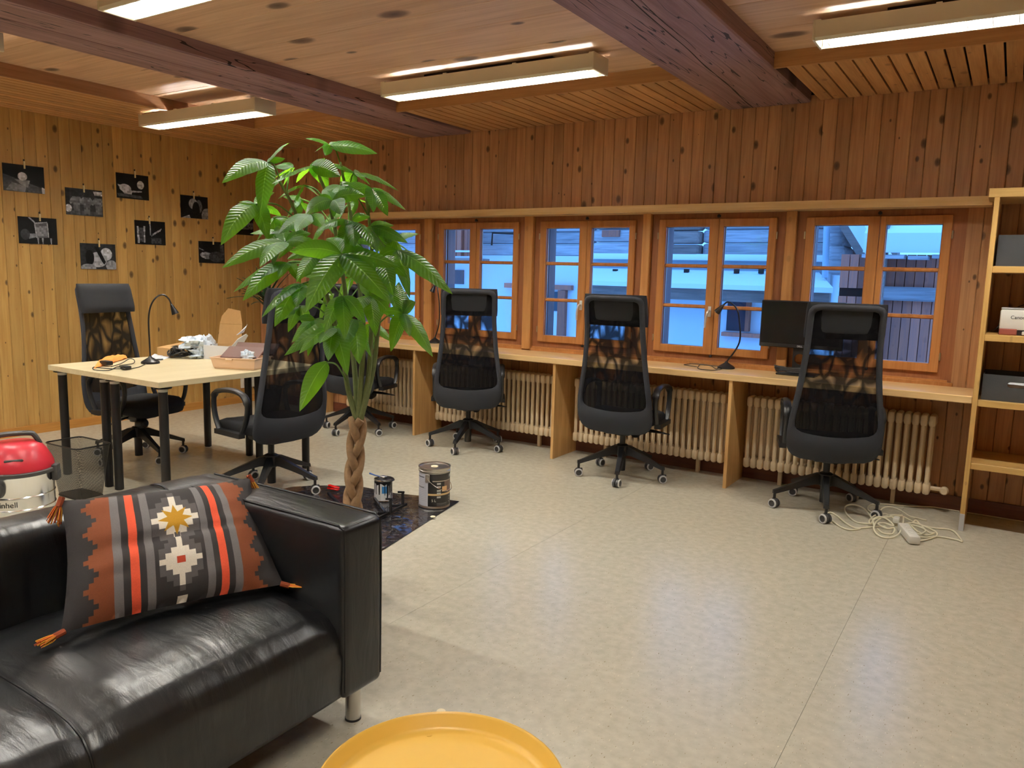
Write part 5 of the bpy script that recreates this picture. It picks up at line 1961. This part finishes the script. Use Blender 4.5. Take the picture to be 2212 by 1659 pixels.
mb.grid(lambda u, v: Vector(((r_+.0006)*math.cos(ca2-R(100)+R(300)*u), (r_+.0006)*math.sin(ca2-R(100)+R(300)*u), .008+(h_-.02)*v)), 56, 1)
mb.obj('label', drm, s2)
mb = MB()
mb.lathe([(.0, h_-.004), (.03, h_+.004), (.045, h_+.006), (.05, h_)], 20, Matrix.Translation((.012, .0, 0)) @ Matrix.Rotation(R(6), 4, 'Y'), caps=False)
mb.obj('lid', M['black_metal'], s2)
br_ = thing('paint_brush', 'paint brush with a blue handle laid across the small open tin', 'brush', (3.519, -2.003, SZ+h_))
sd = Vector((-.74, -.67, 0))
mb = MB()
mb.tube([sd*.02+Vector((0, 0, .012)), sd*.05+Vector((0, 0, .020)), sd*.085+Vector((0, 0, .034))], [.006, .007, .010], 8, flat=(1, .5), ref=(.67, -.74, 0))
mb.obj('handle', plain('brush_handle_blue', srgb(70, 96, 150), .35), br_)
MB().rbox((0, 0, .010), (.04, .035, .012), .003, 1).obj('ferrule', M['steel'], br_)

# black bar frames drying on the sheet
fa = thing('metal_bracket', 'black bar frame with two upright T-hooks drying on the plastic sheet', 'bracket', (3.72, -2.14, SZ))
pa, pb = at_z(800, 1128, .02), at_z(878, 1089, .02)
mb = MB()
mb.tube([pa, pb], 1, 4, flat=(.008, .006), ref=(0, 0, 1))
mb.obj('bar', M['black_metal'], fa, world=True, smooth=False)
for px, py in ((844, 1108), (870, 1092)):
    b0_ = at_z(px, py, .02)
    mb = MB()
    mb.tube([b0_, b0_+Vector((0, 0, .085))], 1, 4, flat=(.008, .006), ref=(1, 0, 0))
    dd = Vector((-.84, -.54, 0))
    mb.tube([b0_+dd*.075+Vector((0, 0, -.004)), b0_], 1, 4, flat=(.008, .006), ref=(0, 0, 1))
    mb.tube([b0_+dd*.03+Vector((0, 0, .082)), b0_-dd*.01+Vector((0, 0, .082))], 1, 4, flat=(.006, .005), ref=(0, 0, 1))
    mb.obj('hook', M['black_metal'], fa, world=True, smooth=False)
for (a_, b_), lb in ((((809, 1077), (832, 1108)), 'shiny flat bar lying on the sheet before the small tin'), (((709, 1065), (733, 1090)), 'shiny flat bar lying on the sheet beside the red clip')):
    p0_, p1_ = at_z(*a_, SZ+.016), at_z(*b_, SZ+.016)
    tag(MB().tube([p0_, p1_], 1, 4, flat=(.010, .008), ref=(0, 0, 1)).obj('metal_bar', M['stick_blue'], smooth=False), lb, 'bar', 'painted bars drying on the sheet')
p0_ = at_z(720, 1062, SZ)
rc = thing('plastic_clip', 'bright red plastic clip on the black sheet', 'clip', (p0_.x, p0_.y, SZ+.004), R(8))
mb = MB()
mb.rbox((0, 0, .015), (.085, .026, .012), .004, 1)
mb.obj('lower_jaw', M['redclip'], rc)
mb = MB()
mb.rbox((0, .002, .029), (.082, .024, .010), .004, 1, T=Matrix.Rotation(R(5), 4, 'Y'))
mb.obj('upper_jaw', M['redclip'], rc)
for p0_, lb in ((Vector((5.235, -3.639, 0)), 'small cream felt disc on the floor behind the yellow table'), (Vector((3.986, -2.105, .012)), 'small cream felt disc on the edge of the black sheet')):
    tag(MB().lathe([(.014, .0005), (.0155, .002), (.014, .004), (0, .004)], 18, caps=True).obj('felt_disc', M['felt_dot'], None, p0_), lb, 'disc')

# ================================================================== EXTENSION LEAD
ex_ = thing('extension_lead', 'tangled white extension lead with a socket block on the floor by the shelf', 'cable', at_z(1940, 1140, 0))


def fp(lst, z=.006, hgt=None):
    out = []
    for i, q in enumerate(lst):
        p = at_z(q[0], q[1], q[2] if len(q) > 2 else z)
        p.y = min(p.y, -.03)
        out.append(p)
    return out


# px in the 1760..2100 x 1070..1190 crop, scale 6.506
def cp(lst):
    return catmull(fp([(1760+q[0]/6.506, 1070+q[1]/6.506, q[2] if len(q) > 2 else .006) for q in lst]), 8)


mb = MB()
CRR = .0046
mb.tube(cp([(640, 470), (500, 485), (380, 450), (280, 385), (200, 310), (190, 250), (240, 245), (330, 300), (430, 385), (560, 455), (700, 455), (860, 440), (1000, 440, .02)]), CRR, 7)
mb.tube(cp([(830, 420, .02), (800, 320, .03), (720, 210, .03), (620, 150, .03), (510, 130, .025), (430, 160, .015), (430, 230), (490, 310), (600, 380), (760, 400), (820, 395, .02)]), CRR, 7)
mb.tube(cp([(920, 260, .02), (930, 200, .03), (1000, 165, .035), (1100, 170, .035), (1220, 220, .03), (1330, 290, .02), (1450, 320), (1570, 352)]), CRR*.8, 7)
mb.tube(cp([(1230, 280, .03), (1050, 280, .035), (900, 340, .03), (830, 440, .02), (860, 530, .012), (960, 590), (1080, 595), (1180, 540, .02), (1230, 430, .03), (1240, 300, .035), (1130, 300, .04), (960, 310, .035), (850, 330, .03), (780, 400, .02), (770, 350, .02), (850, 280, .03), (980, 260, .035), (1080, 300, .04), (1190, 370, .03)]), CRR, 7)
mb.tube(cp([(880, 470), (960, 530), (1080, 545), (1120, 500, .02), (1110, 460, .025), (1010, 465, .02), (890, 400, .03), (980, 390, .035), (1110, 430, .03), (1010, 330, .04), (900, 300, .04), (820, 330, .03)]), CRR, 7)
mb.tube(cp([(1250, 300, .02), (1400, 380, .02), (1540, 430, .015), (1680, 460), (1860, 475), (1960, 510), (2040, 600), (2070, 650), (1980, 620), (1740, 580), (1560, 590), (1400, 560, .02), (1300, 480, .02), (1240, 410, .02), (1350, 430, .025), (1450, 520, .02)]), CRR, 7)
mb.tube(cp([(1260, 400, .02), (1380, 390, .03), (1520, 430, .02), (1680, 500), (1720, 560), (1620, 610), (1480, 640), (1340, 630, .02)]), CRR, 7)
mb.tube(cp([(1300, 420, .02), (1440, 540, .02), (1540, 520, .02), (1550, 480, .025), (1430, 430, .03), (1300, 410, .03), (1380, 380, .03), (1420, 350, .03), (1490, 420, .02), (1600, 520), (1680, 530), (1560, 560), (1400, 480, .02)]), CRR, 7)
mb.tube(cp([(830, 250), (750, 200), (760, 150), (830, 125), (1000, 125), (1300, 150), (1620, 160), (1760, 130), (1900, 100), (2060, 125)]), CRR*.7, 7)
mb.obj('cable', M['cable_white'], ex_, world=True)
a, b_ = at_z(1952, 1150, 0), at_z(1972, 1174, 0)
dd = (b_-a)
mb = MB()
T = Matrix.Translation((a+b_)/2+Vector((0, 0, .026))) @ Matrix.Rotation(math.atan2(dd.y, dd.x), 4, 'Z')
mb.rbox((0, 0, 0), (dd.length+.06, .058, .044), .008, 2, T=T)
for k in (-1, 0, 1):
    mb.lathe([(.019, .022), (.019, .0225), (.017, .0225), (.016, .014), (0, .014)], 14, T @ Matrix.Translation((k*.048, 0, .001)), caps=False)
mb.obj('socket_block', M['white_plastic'], ex_, world=True)
p = at_z(1936, 1128, .02)
MB().rbox((p.x, p.y, .035), (.035, .06, .03), .008, 2, T=None).obj('plug', M['white_plastic'], ex_, world=True)
tag(MB().tube(cp([(2120, 150), (2160, 160), (2400, 210), (2800, 270), (3300, 320)]), .0032, 6).obj('floor_cable', M['cable_white']), 'thin pale cable running along the floor under the shelf unit', 'cable')

# ================================================================== BRAIDED MONEY TREE
PC = Vector((4.36, -3.22, 0))
PD = math.hypot(PC.x-CAM.x, PC.y-CAM.y)
plant = thing('potted_tree', 'tall potted tree with a braided trunk and big green hand-shaped leaves', 'plant', PC)
MB().lathe([(.118, 0), (.132, .01), (.150, .09), (.152, .16), (.143, .235), (.146, .245), (.139, .248), (.132, .235), (.132, .20), (0, .20)], 40, caps=False).obj('pot', M['basket'], plant, ang=60)
MB().lathe([(.134, .195), (.10, .212), (.04, .220), (0, .222)], 24, caps=False).obj('soil', M['soil'], plant)
for i in range(9):
    z = .025+.024*i
    r_ = float(np.interp(z, [0, .09, .16, .24], [.130, .152, .154, .146]))
    MB().tube([(r_*math.cos(2*math.pi*j/36), r_*math.sin(2*math.pi*j/36), z+.004*math.sin(j*math.pi)) for j in range(36)], .0095, 6, closed=True).obj('weave_ring', M['basket'], plant)
axis = catmull([Vector((PC.x+.0, PC.y+.0, .20)), at_d(760, 1130, PD), at_d(763, 1060, PD), at_d(768, 980, PD), at_d(773, 905, PD)], 14)
nrm = Vector((CAM.x-PC.x, CAM.y-PC.y, 0)).normalized()
rgt = Vector((-nrm.y, nrm.x, 0))
for k in range(3):
    ph = 2*math.pi*k/3
    pts = []
    for i, p in enumerate(axis):
        t = i/(len(axis)-1)
        a = 2*math.pi*t*1.75+ph
        pts.append(p+rgt*(.0235*math.sin(a))+nrm*(.019*math.sin(2*a+.6)))
    MB().tube(catmull(pts, 2), [.0195-.003*i/(2*len(pts)) for i in range(2*len(pts)-1)], 12).obj('trunk', M['bark'], plant, world=True)
STEMS = [[(770, 905, 0), (752, 840, .02), (735, 740, .03), (700, 620, .0), (660, 520, -.05), (630, 440, -.05), (600, 385, -.05)],
         [(771, 905, 0), (768, 820, .05), (755, 700, .1), (735, 560, .1), (712, 440, .05), (690, 380, 0), (690, 350, .02)],
         [(774, 905, 0), (780, 820, 0), (785, 720, 0), (775, 600, .05), (760, 480, .05), (745, 400, .05), (735, 350, .05)],
         [(777, 905, 0), (795, 820, .0), (802, 720, .0), (805, 600, -.02), (800, 500, -.02), (790, 420, 0)],
         [(779, 905, 0), (806, 800, .03), (818, 700, .03), (832, 620, -.05), (850, 560, -.08)]]
stem_pts = []
for s_ in STEMS:
    pp = catmull([at_d(x, y, PD+o) for x, y, o in s_], 6)
    n = len(pp)
    MB().tube(pp, [.0125*(1-.62*i/n) for i in range(n)], 9).obj('stem', M['stem'], plant, world=True)
    stem_pts += pp[6:]
CL = [
    (713, 314, .05, [(659, 299, 0), (679, 329, -.05), (702, 336, -.08), (732, 306, .05), (816, 332, 0)]),
    (578, 351, -.05, [(627, 308, .1), (616, 342, .05), (479, 396, -.1), (563, 469, -.05)]),
    (674, 358, 0, [(588, 397, -.12), (735, 381, -.1), (709, 409, .1), (640, 395, .15), (700, 345, .1)]),
    (632, 364, .08, [(570, 402, -.1), (560, 428, 0), (612, 402, .1), (590, 360, .1)]),
    (765, 373, .05, [(702, 351, 0), (862, 413, 0), (800, 400, .1), (740, 420, .12), (770, 432, .15)]),
    (803, 407, -.05, [(724, 433, -.1), (806, 459, -.1), (838, 467, -.05), (877, 454, .05), (750, 402, .05)]),
    (718, 433, -.2, [(660, 462, -.12), (683, 426, 0), (739, 465, -.12), (788, 422, -.05), (700, 408, .1)]),
    (552, 441, -.05, [(477, 530, -.1), (580, 519, -.05), (515, 437, 0), (608, 467, .1), (592, 415, .1)]),
    (672, 463, -.15, [(601, 506, -.1), (638, 500, -.12), (700, 492, -.1), (650, 438, 0)]),
    (640, 520, .05, [(600, 560, 0), (585, 500, 0), (662, 565, -.05), (690, 530, 0)]),
    (761, 478, -.25, [(735, 540, -.1), (765, 534, -.12), (683, 500, -.05), (814, 544, -.1), (800, 468, .05)]),
    (801, 489, -.05, [(881, 525, -.05), (851, 487, .05), (815, 548, -.1), (842, 562, -.05), (872, 545, 0)]),
    (616, 523, -.15, [(479, 579, -.05), (561, 577, -.15), (672, 504, 0), (679, 538, -.1), (600, 488, .1)]),
    (737, 549, -.38, [(660, 675, -.12), (846, 656, -.1), (625, 543, 0), (864, 577, .05), (816, 562, .05), (705, 515, .12)]),
    (857, 542, -.1, [(885, 645, -.1), (978, 636, 0), (930, 602, .05), (812, 563, -.05), (792, 528, .1)]),
    (623, 568, 0, [(504, 631, -.05), (524, 650, -.1), (601, 600, -.08), (690, 580, .1), (650, 612, -.05)]),
    (653, 613, -.05, [(565, 686, -.1), (593, 706, -.15), (640, 664, -.12), (678, 652, 0)]),
    (799, 639, -.15, [(812, 727, -.1), (750, 693, -.12), (852, 690, .05), (780, 600, .1)]),
    (872, 678, -.2, [(844, 760, -.1), (935, 771, -.05), (829, 672, 0), (885, 727, -.1), (862, 609, .1), (898, 652, .1)]),
    (720, 708, -.15, [(709, 780, -.1), (751, 812, -.1), (646, 764, -.05), (614, 768, .1), (690, 742, -.12)]),
    (765, 690, -.1, [(776, 787, -.12), (739, 764, -.1), (802, 772, 0), (720, 742, .05)]),
    (706, 783, -.1, [(647, 889, -.05), (668, 800, .05)]),
    (647, 661, .05, [(622, 718, 0), (668, 722, -.05), (608, 692, .05)]),
    (700, 655, .22, [(690, 697, 0), (742, 672, 0), (722, 634, .05), (660, 640, .05)]),
    (684, 600, .2, [(640, 590, .05), (660, 650, 0), (720, 640, 0), (730, 580, .05)]),
    (822, 598, .2, [(870, 585, .05), (860, 650, 0), (800, 660, 0), (790, 570, .05)]),
    (760, 600, .3, [(720, 560, .05), (730, 650, 0), (800, 640, 0), (795, 560, 0)]),
    (705, 478, .25, [(660, 470, .05), (672, 530, 0), (740, 520, 0), (745, 455, .05)]),
    (770, 430, .28, [(735, 400, .05), (752, 480, 0), (812, 450, 0)]),
    (650, 430, .22, [(620, 470, 0), (640, 480, 0), (690, 452, 0), (612, 425, .05)]),
    (740, 640, -.25, [(700, 720, -.1), (745, 735, -.12), (790, 700, -.05)]),
    (700, 560, -.1, [(650, 600, -.1), (690, 640, -.12), (640, 540, 0)]),
    (840, 620, .05, [(890, 660, 0), (870, 700, -.05), (820, 690, -.1)]),
    (850, 520, .15, [(900, 560, 0), (905, 505, .05), (868, 580, -.05), (815, 500, 0)]),
    (690, 545, -.28, [(640, 610, -.1), (700, 640, -.12), (620, 560, 0), (735, 600, -.05)]),
    (600, 500, .05, [(540, 505, 0), (560, 560, -.05), (590, 575, -.08), (640, 530, 0)]),
    (655, 400, .12, [(600, 430, 0), (625, 460, -.05), (690, 425, 0)]),
    (820, 560, -.2, [(800, 640, -.1), (850, 640, -.12), (880, 600, 0), (770, 590, 0)]),
    (760, 520, -.1, [(700, 540, -.05), (735, 600, -.1), (800, 590, -.1), (815, 530, 0)]),
    (680, 690, .0, [(630, 740, 0), (665, 770, -.05), (715, 750, -.05), (640, 690, 0)]),
    (800, 700, .1, [(850, 740, 0), (815, 780, -.05), (780, 760, -.05)]),
    (735, 400, -.1, [(690, 430, -.05), (720, 470, -.1), (775, 440, 0), (760, 395, .05)]),
    (590, 470, .15, [(555, 520, 0), (600, 540, 0), (640, 500, 0)]),
]


def leaf_mesh(A, B, wd, arch, roll, seed):
    d = B-A
    ln = d.length
    t0 = d.normalized()
    side = t0.cross(Vector((0, 0, 1)))
    if side.length < .15:
        side = rgt.copy()
    side.normalize()
    mid3 = (A+B)/2
    outw = Vector((mid3.x-PC.x, mid3.y-PC.y, 0))
    outw = outw.normalized() if outw.length > .05 else nrm.copy()
    want = Vector((0, 0, .75))+outw*.5+nrm*.75
    want = want-t0*want.dot(t0)
    nor = want.normalized()
    side = nor.cross(t0).normalized()
    q = Matrix.Rotation(roll, 3, t0)
    side, nor = q @ side, q @ nor
    def f(u, v):
        p = A.lerp(B, v)+Vector((0, 0, 1))*(arch*ln*math.sin(math.pi*v**.9))
        w_ = wd*ln*(math.sin(math.pi*min(1, v**.78*.97+.03)))**.85
        x = (u-.5)*2
        rip = .035*math.sin(v*26+seed)*abs(x)
        p = p+side*(x*w_*.5)+nor*(-.20*abs(x)**1.3*w_*.5+rip*w_*.5)
        return p
    mb = MB()
    mb.grid(f, 6, 14)
    return mb


rnd = random.Random(21)
for (x, y, o, tips) in CL:
    nd = at_d(x, y, PD+o)
    best = min(stem_pts, key=lambda p: (p-(nd+Vector((0, 0, -.10)))).length)
    mid_ = best.lerp(nd, .5)+Vector((0, 0, .03))
    MB().tube(catmull([best, mid_, nd], 5), .0032, 6).obj('petiole', M['petiole'], plant, world=True)
    for i, (tx, ty, to) in enumerate(tips):
        tp = at_d(tx, ty, PD+o+to)
        ln = (tp-nd).length
        wd = .365 if ln > .16 else .43
        mb = leaf_mesh(nd, tp, wd*rnd.uniform(.9, 1.1), rnd.uniform(.05, .13), rnd.uniform(-.5, .5), rnd.uniform(0, 6))
        mb.obj('leaf', M['leaf'], plant, world=True, ang=180)

# strap-leaved plant in the corner behind the chair
dp = thing('strap_leaf_plant', 'dark strap-leaved plant in the room corner behind a chair back', 'plant', (.60, -.42, 0))
MB().lathe([(.10, 0), (.13, .22), (.138, .24), (.128, .24), (.12, .20), (0, .20)], 28, caps=False).obj('pot', M['dusty_black'], dp)
MB().tube([(0, 0, .2), (.01, 0, .6), (0, .01, 1.02)], .018, 10).obj('trunk', M['bark'], dp)
for i in range(26):
    a = i*2.4
    el = .25+.75*((i*7) % 10)/10
    L_ = .40+.06*math.sin(i*3)
    d = Vector((math.cos(a)*math.cos(el*1.3), math.sin(a)*math.cos(el*1.3), math.sin(el*1.3)))
    s_ = d.cross(Vector((0, 0, 1))).normalized()
    b0_ = Vector((0, 0, 1.0+.004*i))

    def f(u, v):
        p = b0_+d*(L_*v)-Vector((0, 0, 1))*(.30*L_*v*v*(1.1-el*.6))
        w_ = .017*(1-.9*v**2.5)
        p = p+s_*((u-.5)*2*w_)+Vector((0, 0, .006*abs(u-.5)*2))
        p.x = max(p.x, -.54)
        p.y = min(p.y, .36)
        return p
    mb = MB()
    mb.grid(f, 2, 10)
    mb.obj('leaf', M['leaf_dark'], dp, ang=180)

# ================================================================== OUTSIDE
tag(MB().box(-14, .6, -1.3, 16, 30, -1.1).obj('snow_ground', M['snow'], smooth=False), kind='structure')


def orect(mb, x0, y0, x1, y1, Y, dep, mat=0):
    a, b_ = at_y(x0, y0, Y), at_y(x1, y1, Y)
    mb.box(min(a.x, b_.x), Y, min(a.z, b_.z), max(a.x, b_.x), Y+dep, max(a.z, b_.z), mat)
    return mb


YH = 7.0
hs = thing('neighbour_house', 'white plastered house with weathered log upper floor across the snowy lane', 'house', (-1, YH, -1.1))
xl, xr = -10.0, at_y(1790, 560, YH).x
zb = at_y(1230, 553, YH).z
MB().box(xl, YH, -1.2, xr, YH+4, zb).obj('plaster_wall', M['plaster'], hs, world=True, smooth=False)
MB().box(at_y(1285, 560, YH).x, YH-.06, at_y(1330, 574, YH).z-.1, xr, YH, zb).obj('grey_band', M['plaster_grey'], hs, world=True, smooth=False)
for i in range(9):
    z = zb+.10+.215*i
    for xa, xb_, jit in ((xl, at_y(1280, 520, YH).x, 0), (at_y(1281, 520, YH).x, at_y(1450, 520, YH).x, .04), (at_y(1518, 520, YH).x, xr+.05, .02)):
        T = Matrix.Translation(((xa+xb_)/2, YH+.10, z+jit))
        MB().rbox((0, 0, 0), (xb_-xa, .24, .205), .05, 2, T=T).obj('log', M['log'], hs, world=True)
    MB().rbox(((at_y(1450, 520, YH).x+at_y(1517, 520, YH).x)/2, YH-.03, z), (at_y(1517, 520, YH).x-at_y(1450, 520, YH).x, .3, .20), .03, 1).obj('log_end', M['log_brown'], hs, world=True)
# snow on the ledge
mb = MB()
mb.rbox(((at_y(1285, 545, YH).x+xr)/2, YH-.08, zb+.0), (xr-at_y(1285, 545, YH).x, .24, .10), .03, 2)
mb.obj('snow_ledge', M['snow'], hs, world=True)
MB().box(at_y(1303, 512, YH).x, YH-.06, at_y(1303, 512, YH).z, at_y(1341, 497, YH).x, YH-.01, at_y(1341, 497, YH).z).obj('plaque', M['barn_board'], hs, world=True, smooth=False)
# lean-to with snow roof
YE = 5.6
e0, e1 = at_y(1276, 607, YE), at_y(1800, 621, YE)
t0_, t1_ = at_y(1276, 576, YH), at_y(1768, 588, YH)
mb = MB()
ze, zt = (e0.z+e1.z)/2, (t0_.z+t1_.z)/2
mb.add([(e0.x, YE, ze), (e1.x, YE, ze), (t1_.x, YH, zt), (t0_.x, YH, zt), (e0.x, YE, ze-.07), (e1.x, YE, ze-.07), (t1_.x, YH, zt-.07), (t0_.x, YH, zt-.07)],
       [(0, 1, 2, 3), (7, 6, 5, 4), (0, 4, 5, 1), (1, 5, 6, 2), (2, 6, 7, 3), (3, 7, 4, 0)])
mb.obj('snow_roof', M['snow'], hs, world=True, smooth=False)
MB().box(e0.x, YE+.06, ze-.24, e1.x-.05, YE+.16, ze-.07).obj('eave_beam', M['log_brown'], hs, world=True, smooth=False)
MB().box(e0.x, YE+.5, -1.2, e1.x-.35, YH, ze-.16).obj('lean_to_wall', M['plaster'], hs, world=True, smooth=False)
for px in (1330, 1484, 1592, 1645):
    p = at_y(px, 584, YH-.35)
    MB().box(p.x-.035, YH-.4, p.z-.05, p.x+.035, YH-.33, p.z+.02).obj('snow_guard', M['dark'], hs, world=True, smooth=False)
# lean-to window with sill, left windows with lintels
def ow(x0, y0, x1, y1, Y, lint=None, sill=None, post=None):
    mb = MB()
    orect(mb, x0, y0, x1, y1, Y-.02, .05)
    o = mb.obj('window', M['dark_pane'], hs, world=True, smooth=False)
    for q in (lint, sill, post):
        if q:
            mb = MB()
            orect(mb, *q, Y-.10, .10)
            mb.obj('frame', M['barn_board'], o, world=True, smooth=False)


YL = YE+.5
ow(1573, 637, 1612, 716, YL, sill=(1558, 717, 1642, 731), post=(1613, 637, 1616, 716))
ow(981, 583, 1001, 614, YH)
ow(1187, 630, 1204, 672, YH, lint=(1188, 615, 1233, 627), post=(1205, 627, 1217, 735))
ow(1111, 625, 1124, 680, YH, lint=(1089, 611, 1135, 623), post=(1106, 623, 1113, 735))
# wooden gallery seen through the second window
mb = MB()
orect(mb, 900, 556, 1024, 563, 6.2, .5)
gl_ = mb.obj('balcony', M['log_brown'], hs, world=True, smooth=False)
for px in range(900, 1024, 8):
    big = px in (988, 1012, 940)
    mb = MB()
    orect(mb, px, 440, px+(7 if big else 5), 553, 6.2+(0 if big else .08), .04)
    mb.obj('slat', M['barn_board'], gl_, world=True, smooth=False)
mb = MB()
orect(mb, 900, 540, 1024, 545, 6.18, .03)
mb.obj('rail', M['plaster'], gl_, world=True, smooth=False)
# rain pipe and hooked bracket
MB().tube([at_y(1788, 440, 6.2), at_y(1783, 575, 6.2), at_y(1782, 600, 6.2)], .045, 10).obj('rain_pipe', M['pipe'], hs, world=True)
MB().tube([at_y(1113, 505, 6.8), at_y(1064, 503, 6.8), at_y(1062, 530, 6.8)], .018, 8).obj('iron_hook', M['dark'], hs, world=True)
# log barn corner
lbn = hs
for i in range(8):
    p = at_y(1806, 575-52*i*.55, 6.4)
    MB().rbox((p.x, 6.7, p.z), (.26, .7, .25), .09, 3).obj('log_end', M['log'], lbn, world=True)
mb = MB()
a, b_ = at_y(1818, 478, 6.1), at_y(1872, 566, 6.1)
dd = (b_-a)
for th, mat, yo, w2 in ((.0, 0, 6.1, .0), (.16, 1, 6.1, .0)):
    pass
nn = Vector((dd.z, 0, -dd.x)).normalized()
if nn.z < 0:
    nn = -nn
for lo, hi, mat in ((-.05, .05, 1), (.05, .22, 0)):
    vs = [a+nn*lo, b_+nn*lo, b_+nn*hi, a+nn*hi]
    mb.add([Vector((v.x, 6.0, v.z)) for v in vs]+[Vector((v.x, 8.5, v.z)) for v in vs], [(0, 1, 2, 3), (7, 6, 5, 4), (0, 4, 5, 1), (1, 5, 6, 2), (2, 6, 7, 3), (3, 7, 4, 0)], mat)
mb.obj('gable_roof', [M['snow'], M['log_brown']], lbn, world=True, smooth=False)
p0_, p1_ = at_y(1818, 560, 7.2), at_y(1880, 480, 7.2)
mb = MB()
mb.box(max(p0_.x-.1, xr+.15), 7.2, -1.2, p1_.x+.4, 7.5, p0_.z+.15)
mb.obj('side_wall', M['log_brown'], lbn, world=True, smooth=False)
# plank shed
sd_ = thing('plank_shed', 'reddish plank shed with a snow-covered shingle roof outside the last window', 'shed', (at_y(1960, 640, 4.6).x, 4.6, -1.1))
YS = 4.6
xa, xb_ = at_y(1810, 640, YS).x, at_y(2150, 640, YS).x
ztop, zm0, zm1 = at_y(1960, 556, YS).z, at_y(1960, 650, YS).z, at_y(1960, 620, YS).z
n = 16
for i in range(n):
    x0_, x1_ = xa+(xb_-xa)*i/n, xa+(xb_-xa)*(i+1)/n
    dj = .012*((i*37) % 5)/5
    MB().box(x0_+.004, YS+dj, zm1-.03, x1_-.004, YS+.04+dj, ztop+.03).obj('plank', M['barn_board'], sd_, world=True, smooth=False)
    MB().box(x0_+.004, YS+dj, -1.2, x1_-.004, YS+.04+dj, zm0+.03).obj('plank', M['barn_board'], sd_, world=True, smooth=False)
MB().rbox(((xa+xb_)/2+.15, YS-.02, (zm0+zm1)/2), (xb_-xa-.3, .12, zm1-zm0), .02, 1).obj('rail_beam', M['log'], sd_, world=True, smooth=False)
MB().rbox((at_y(1900, 640, YS).x, YS-.03, .5), (.10, .12, 3.2), .01, 1).obj('corner_post', M['log_brown'], sd_, world=True, smooth=False)
MB().box(xa, YS+.06, -1.2, xb_, YS+.2, ztop).obj('back_wall', M['dark'], sd_, world=True, smooth=False)
zr0 = at_y(1960, 546, YS-.15).z
xr0 = at_y(1868, 560, YS).x
mb = MB()
vs = [(xr0, YS-.18, zr0), (xb_+.5, YS-.18, zr0), (xb_+.5, YS+4.0, zr0+2.2), (xr0, YS+4.0, zr0+2.2)]
mb.add(vs+[(x, y, z+.22) for x, y, z in vs], [(3, 2, 1, 0), (4, 5, 6, 7), (0, 1, 5, 4), (1, 2, 6, 5), (2, 3, 7, 6), (3, 0, 4, 7)])
mb.obj('snow_roof', M['snow'], sd_, world=True, smooth=False)
for i in range(14):
    x0_ = xr0+.24*i
    MB().box(x0_, YS-.24, zr0-.06-.008*(i % 3), x0_+.20, YS+.1, zr0-.02-.008*(i % 3)).obj('shingle', M['log'], sd_, world=True, smooth=False)
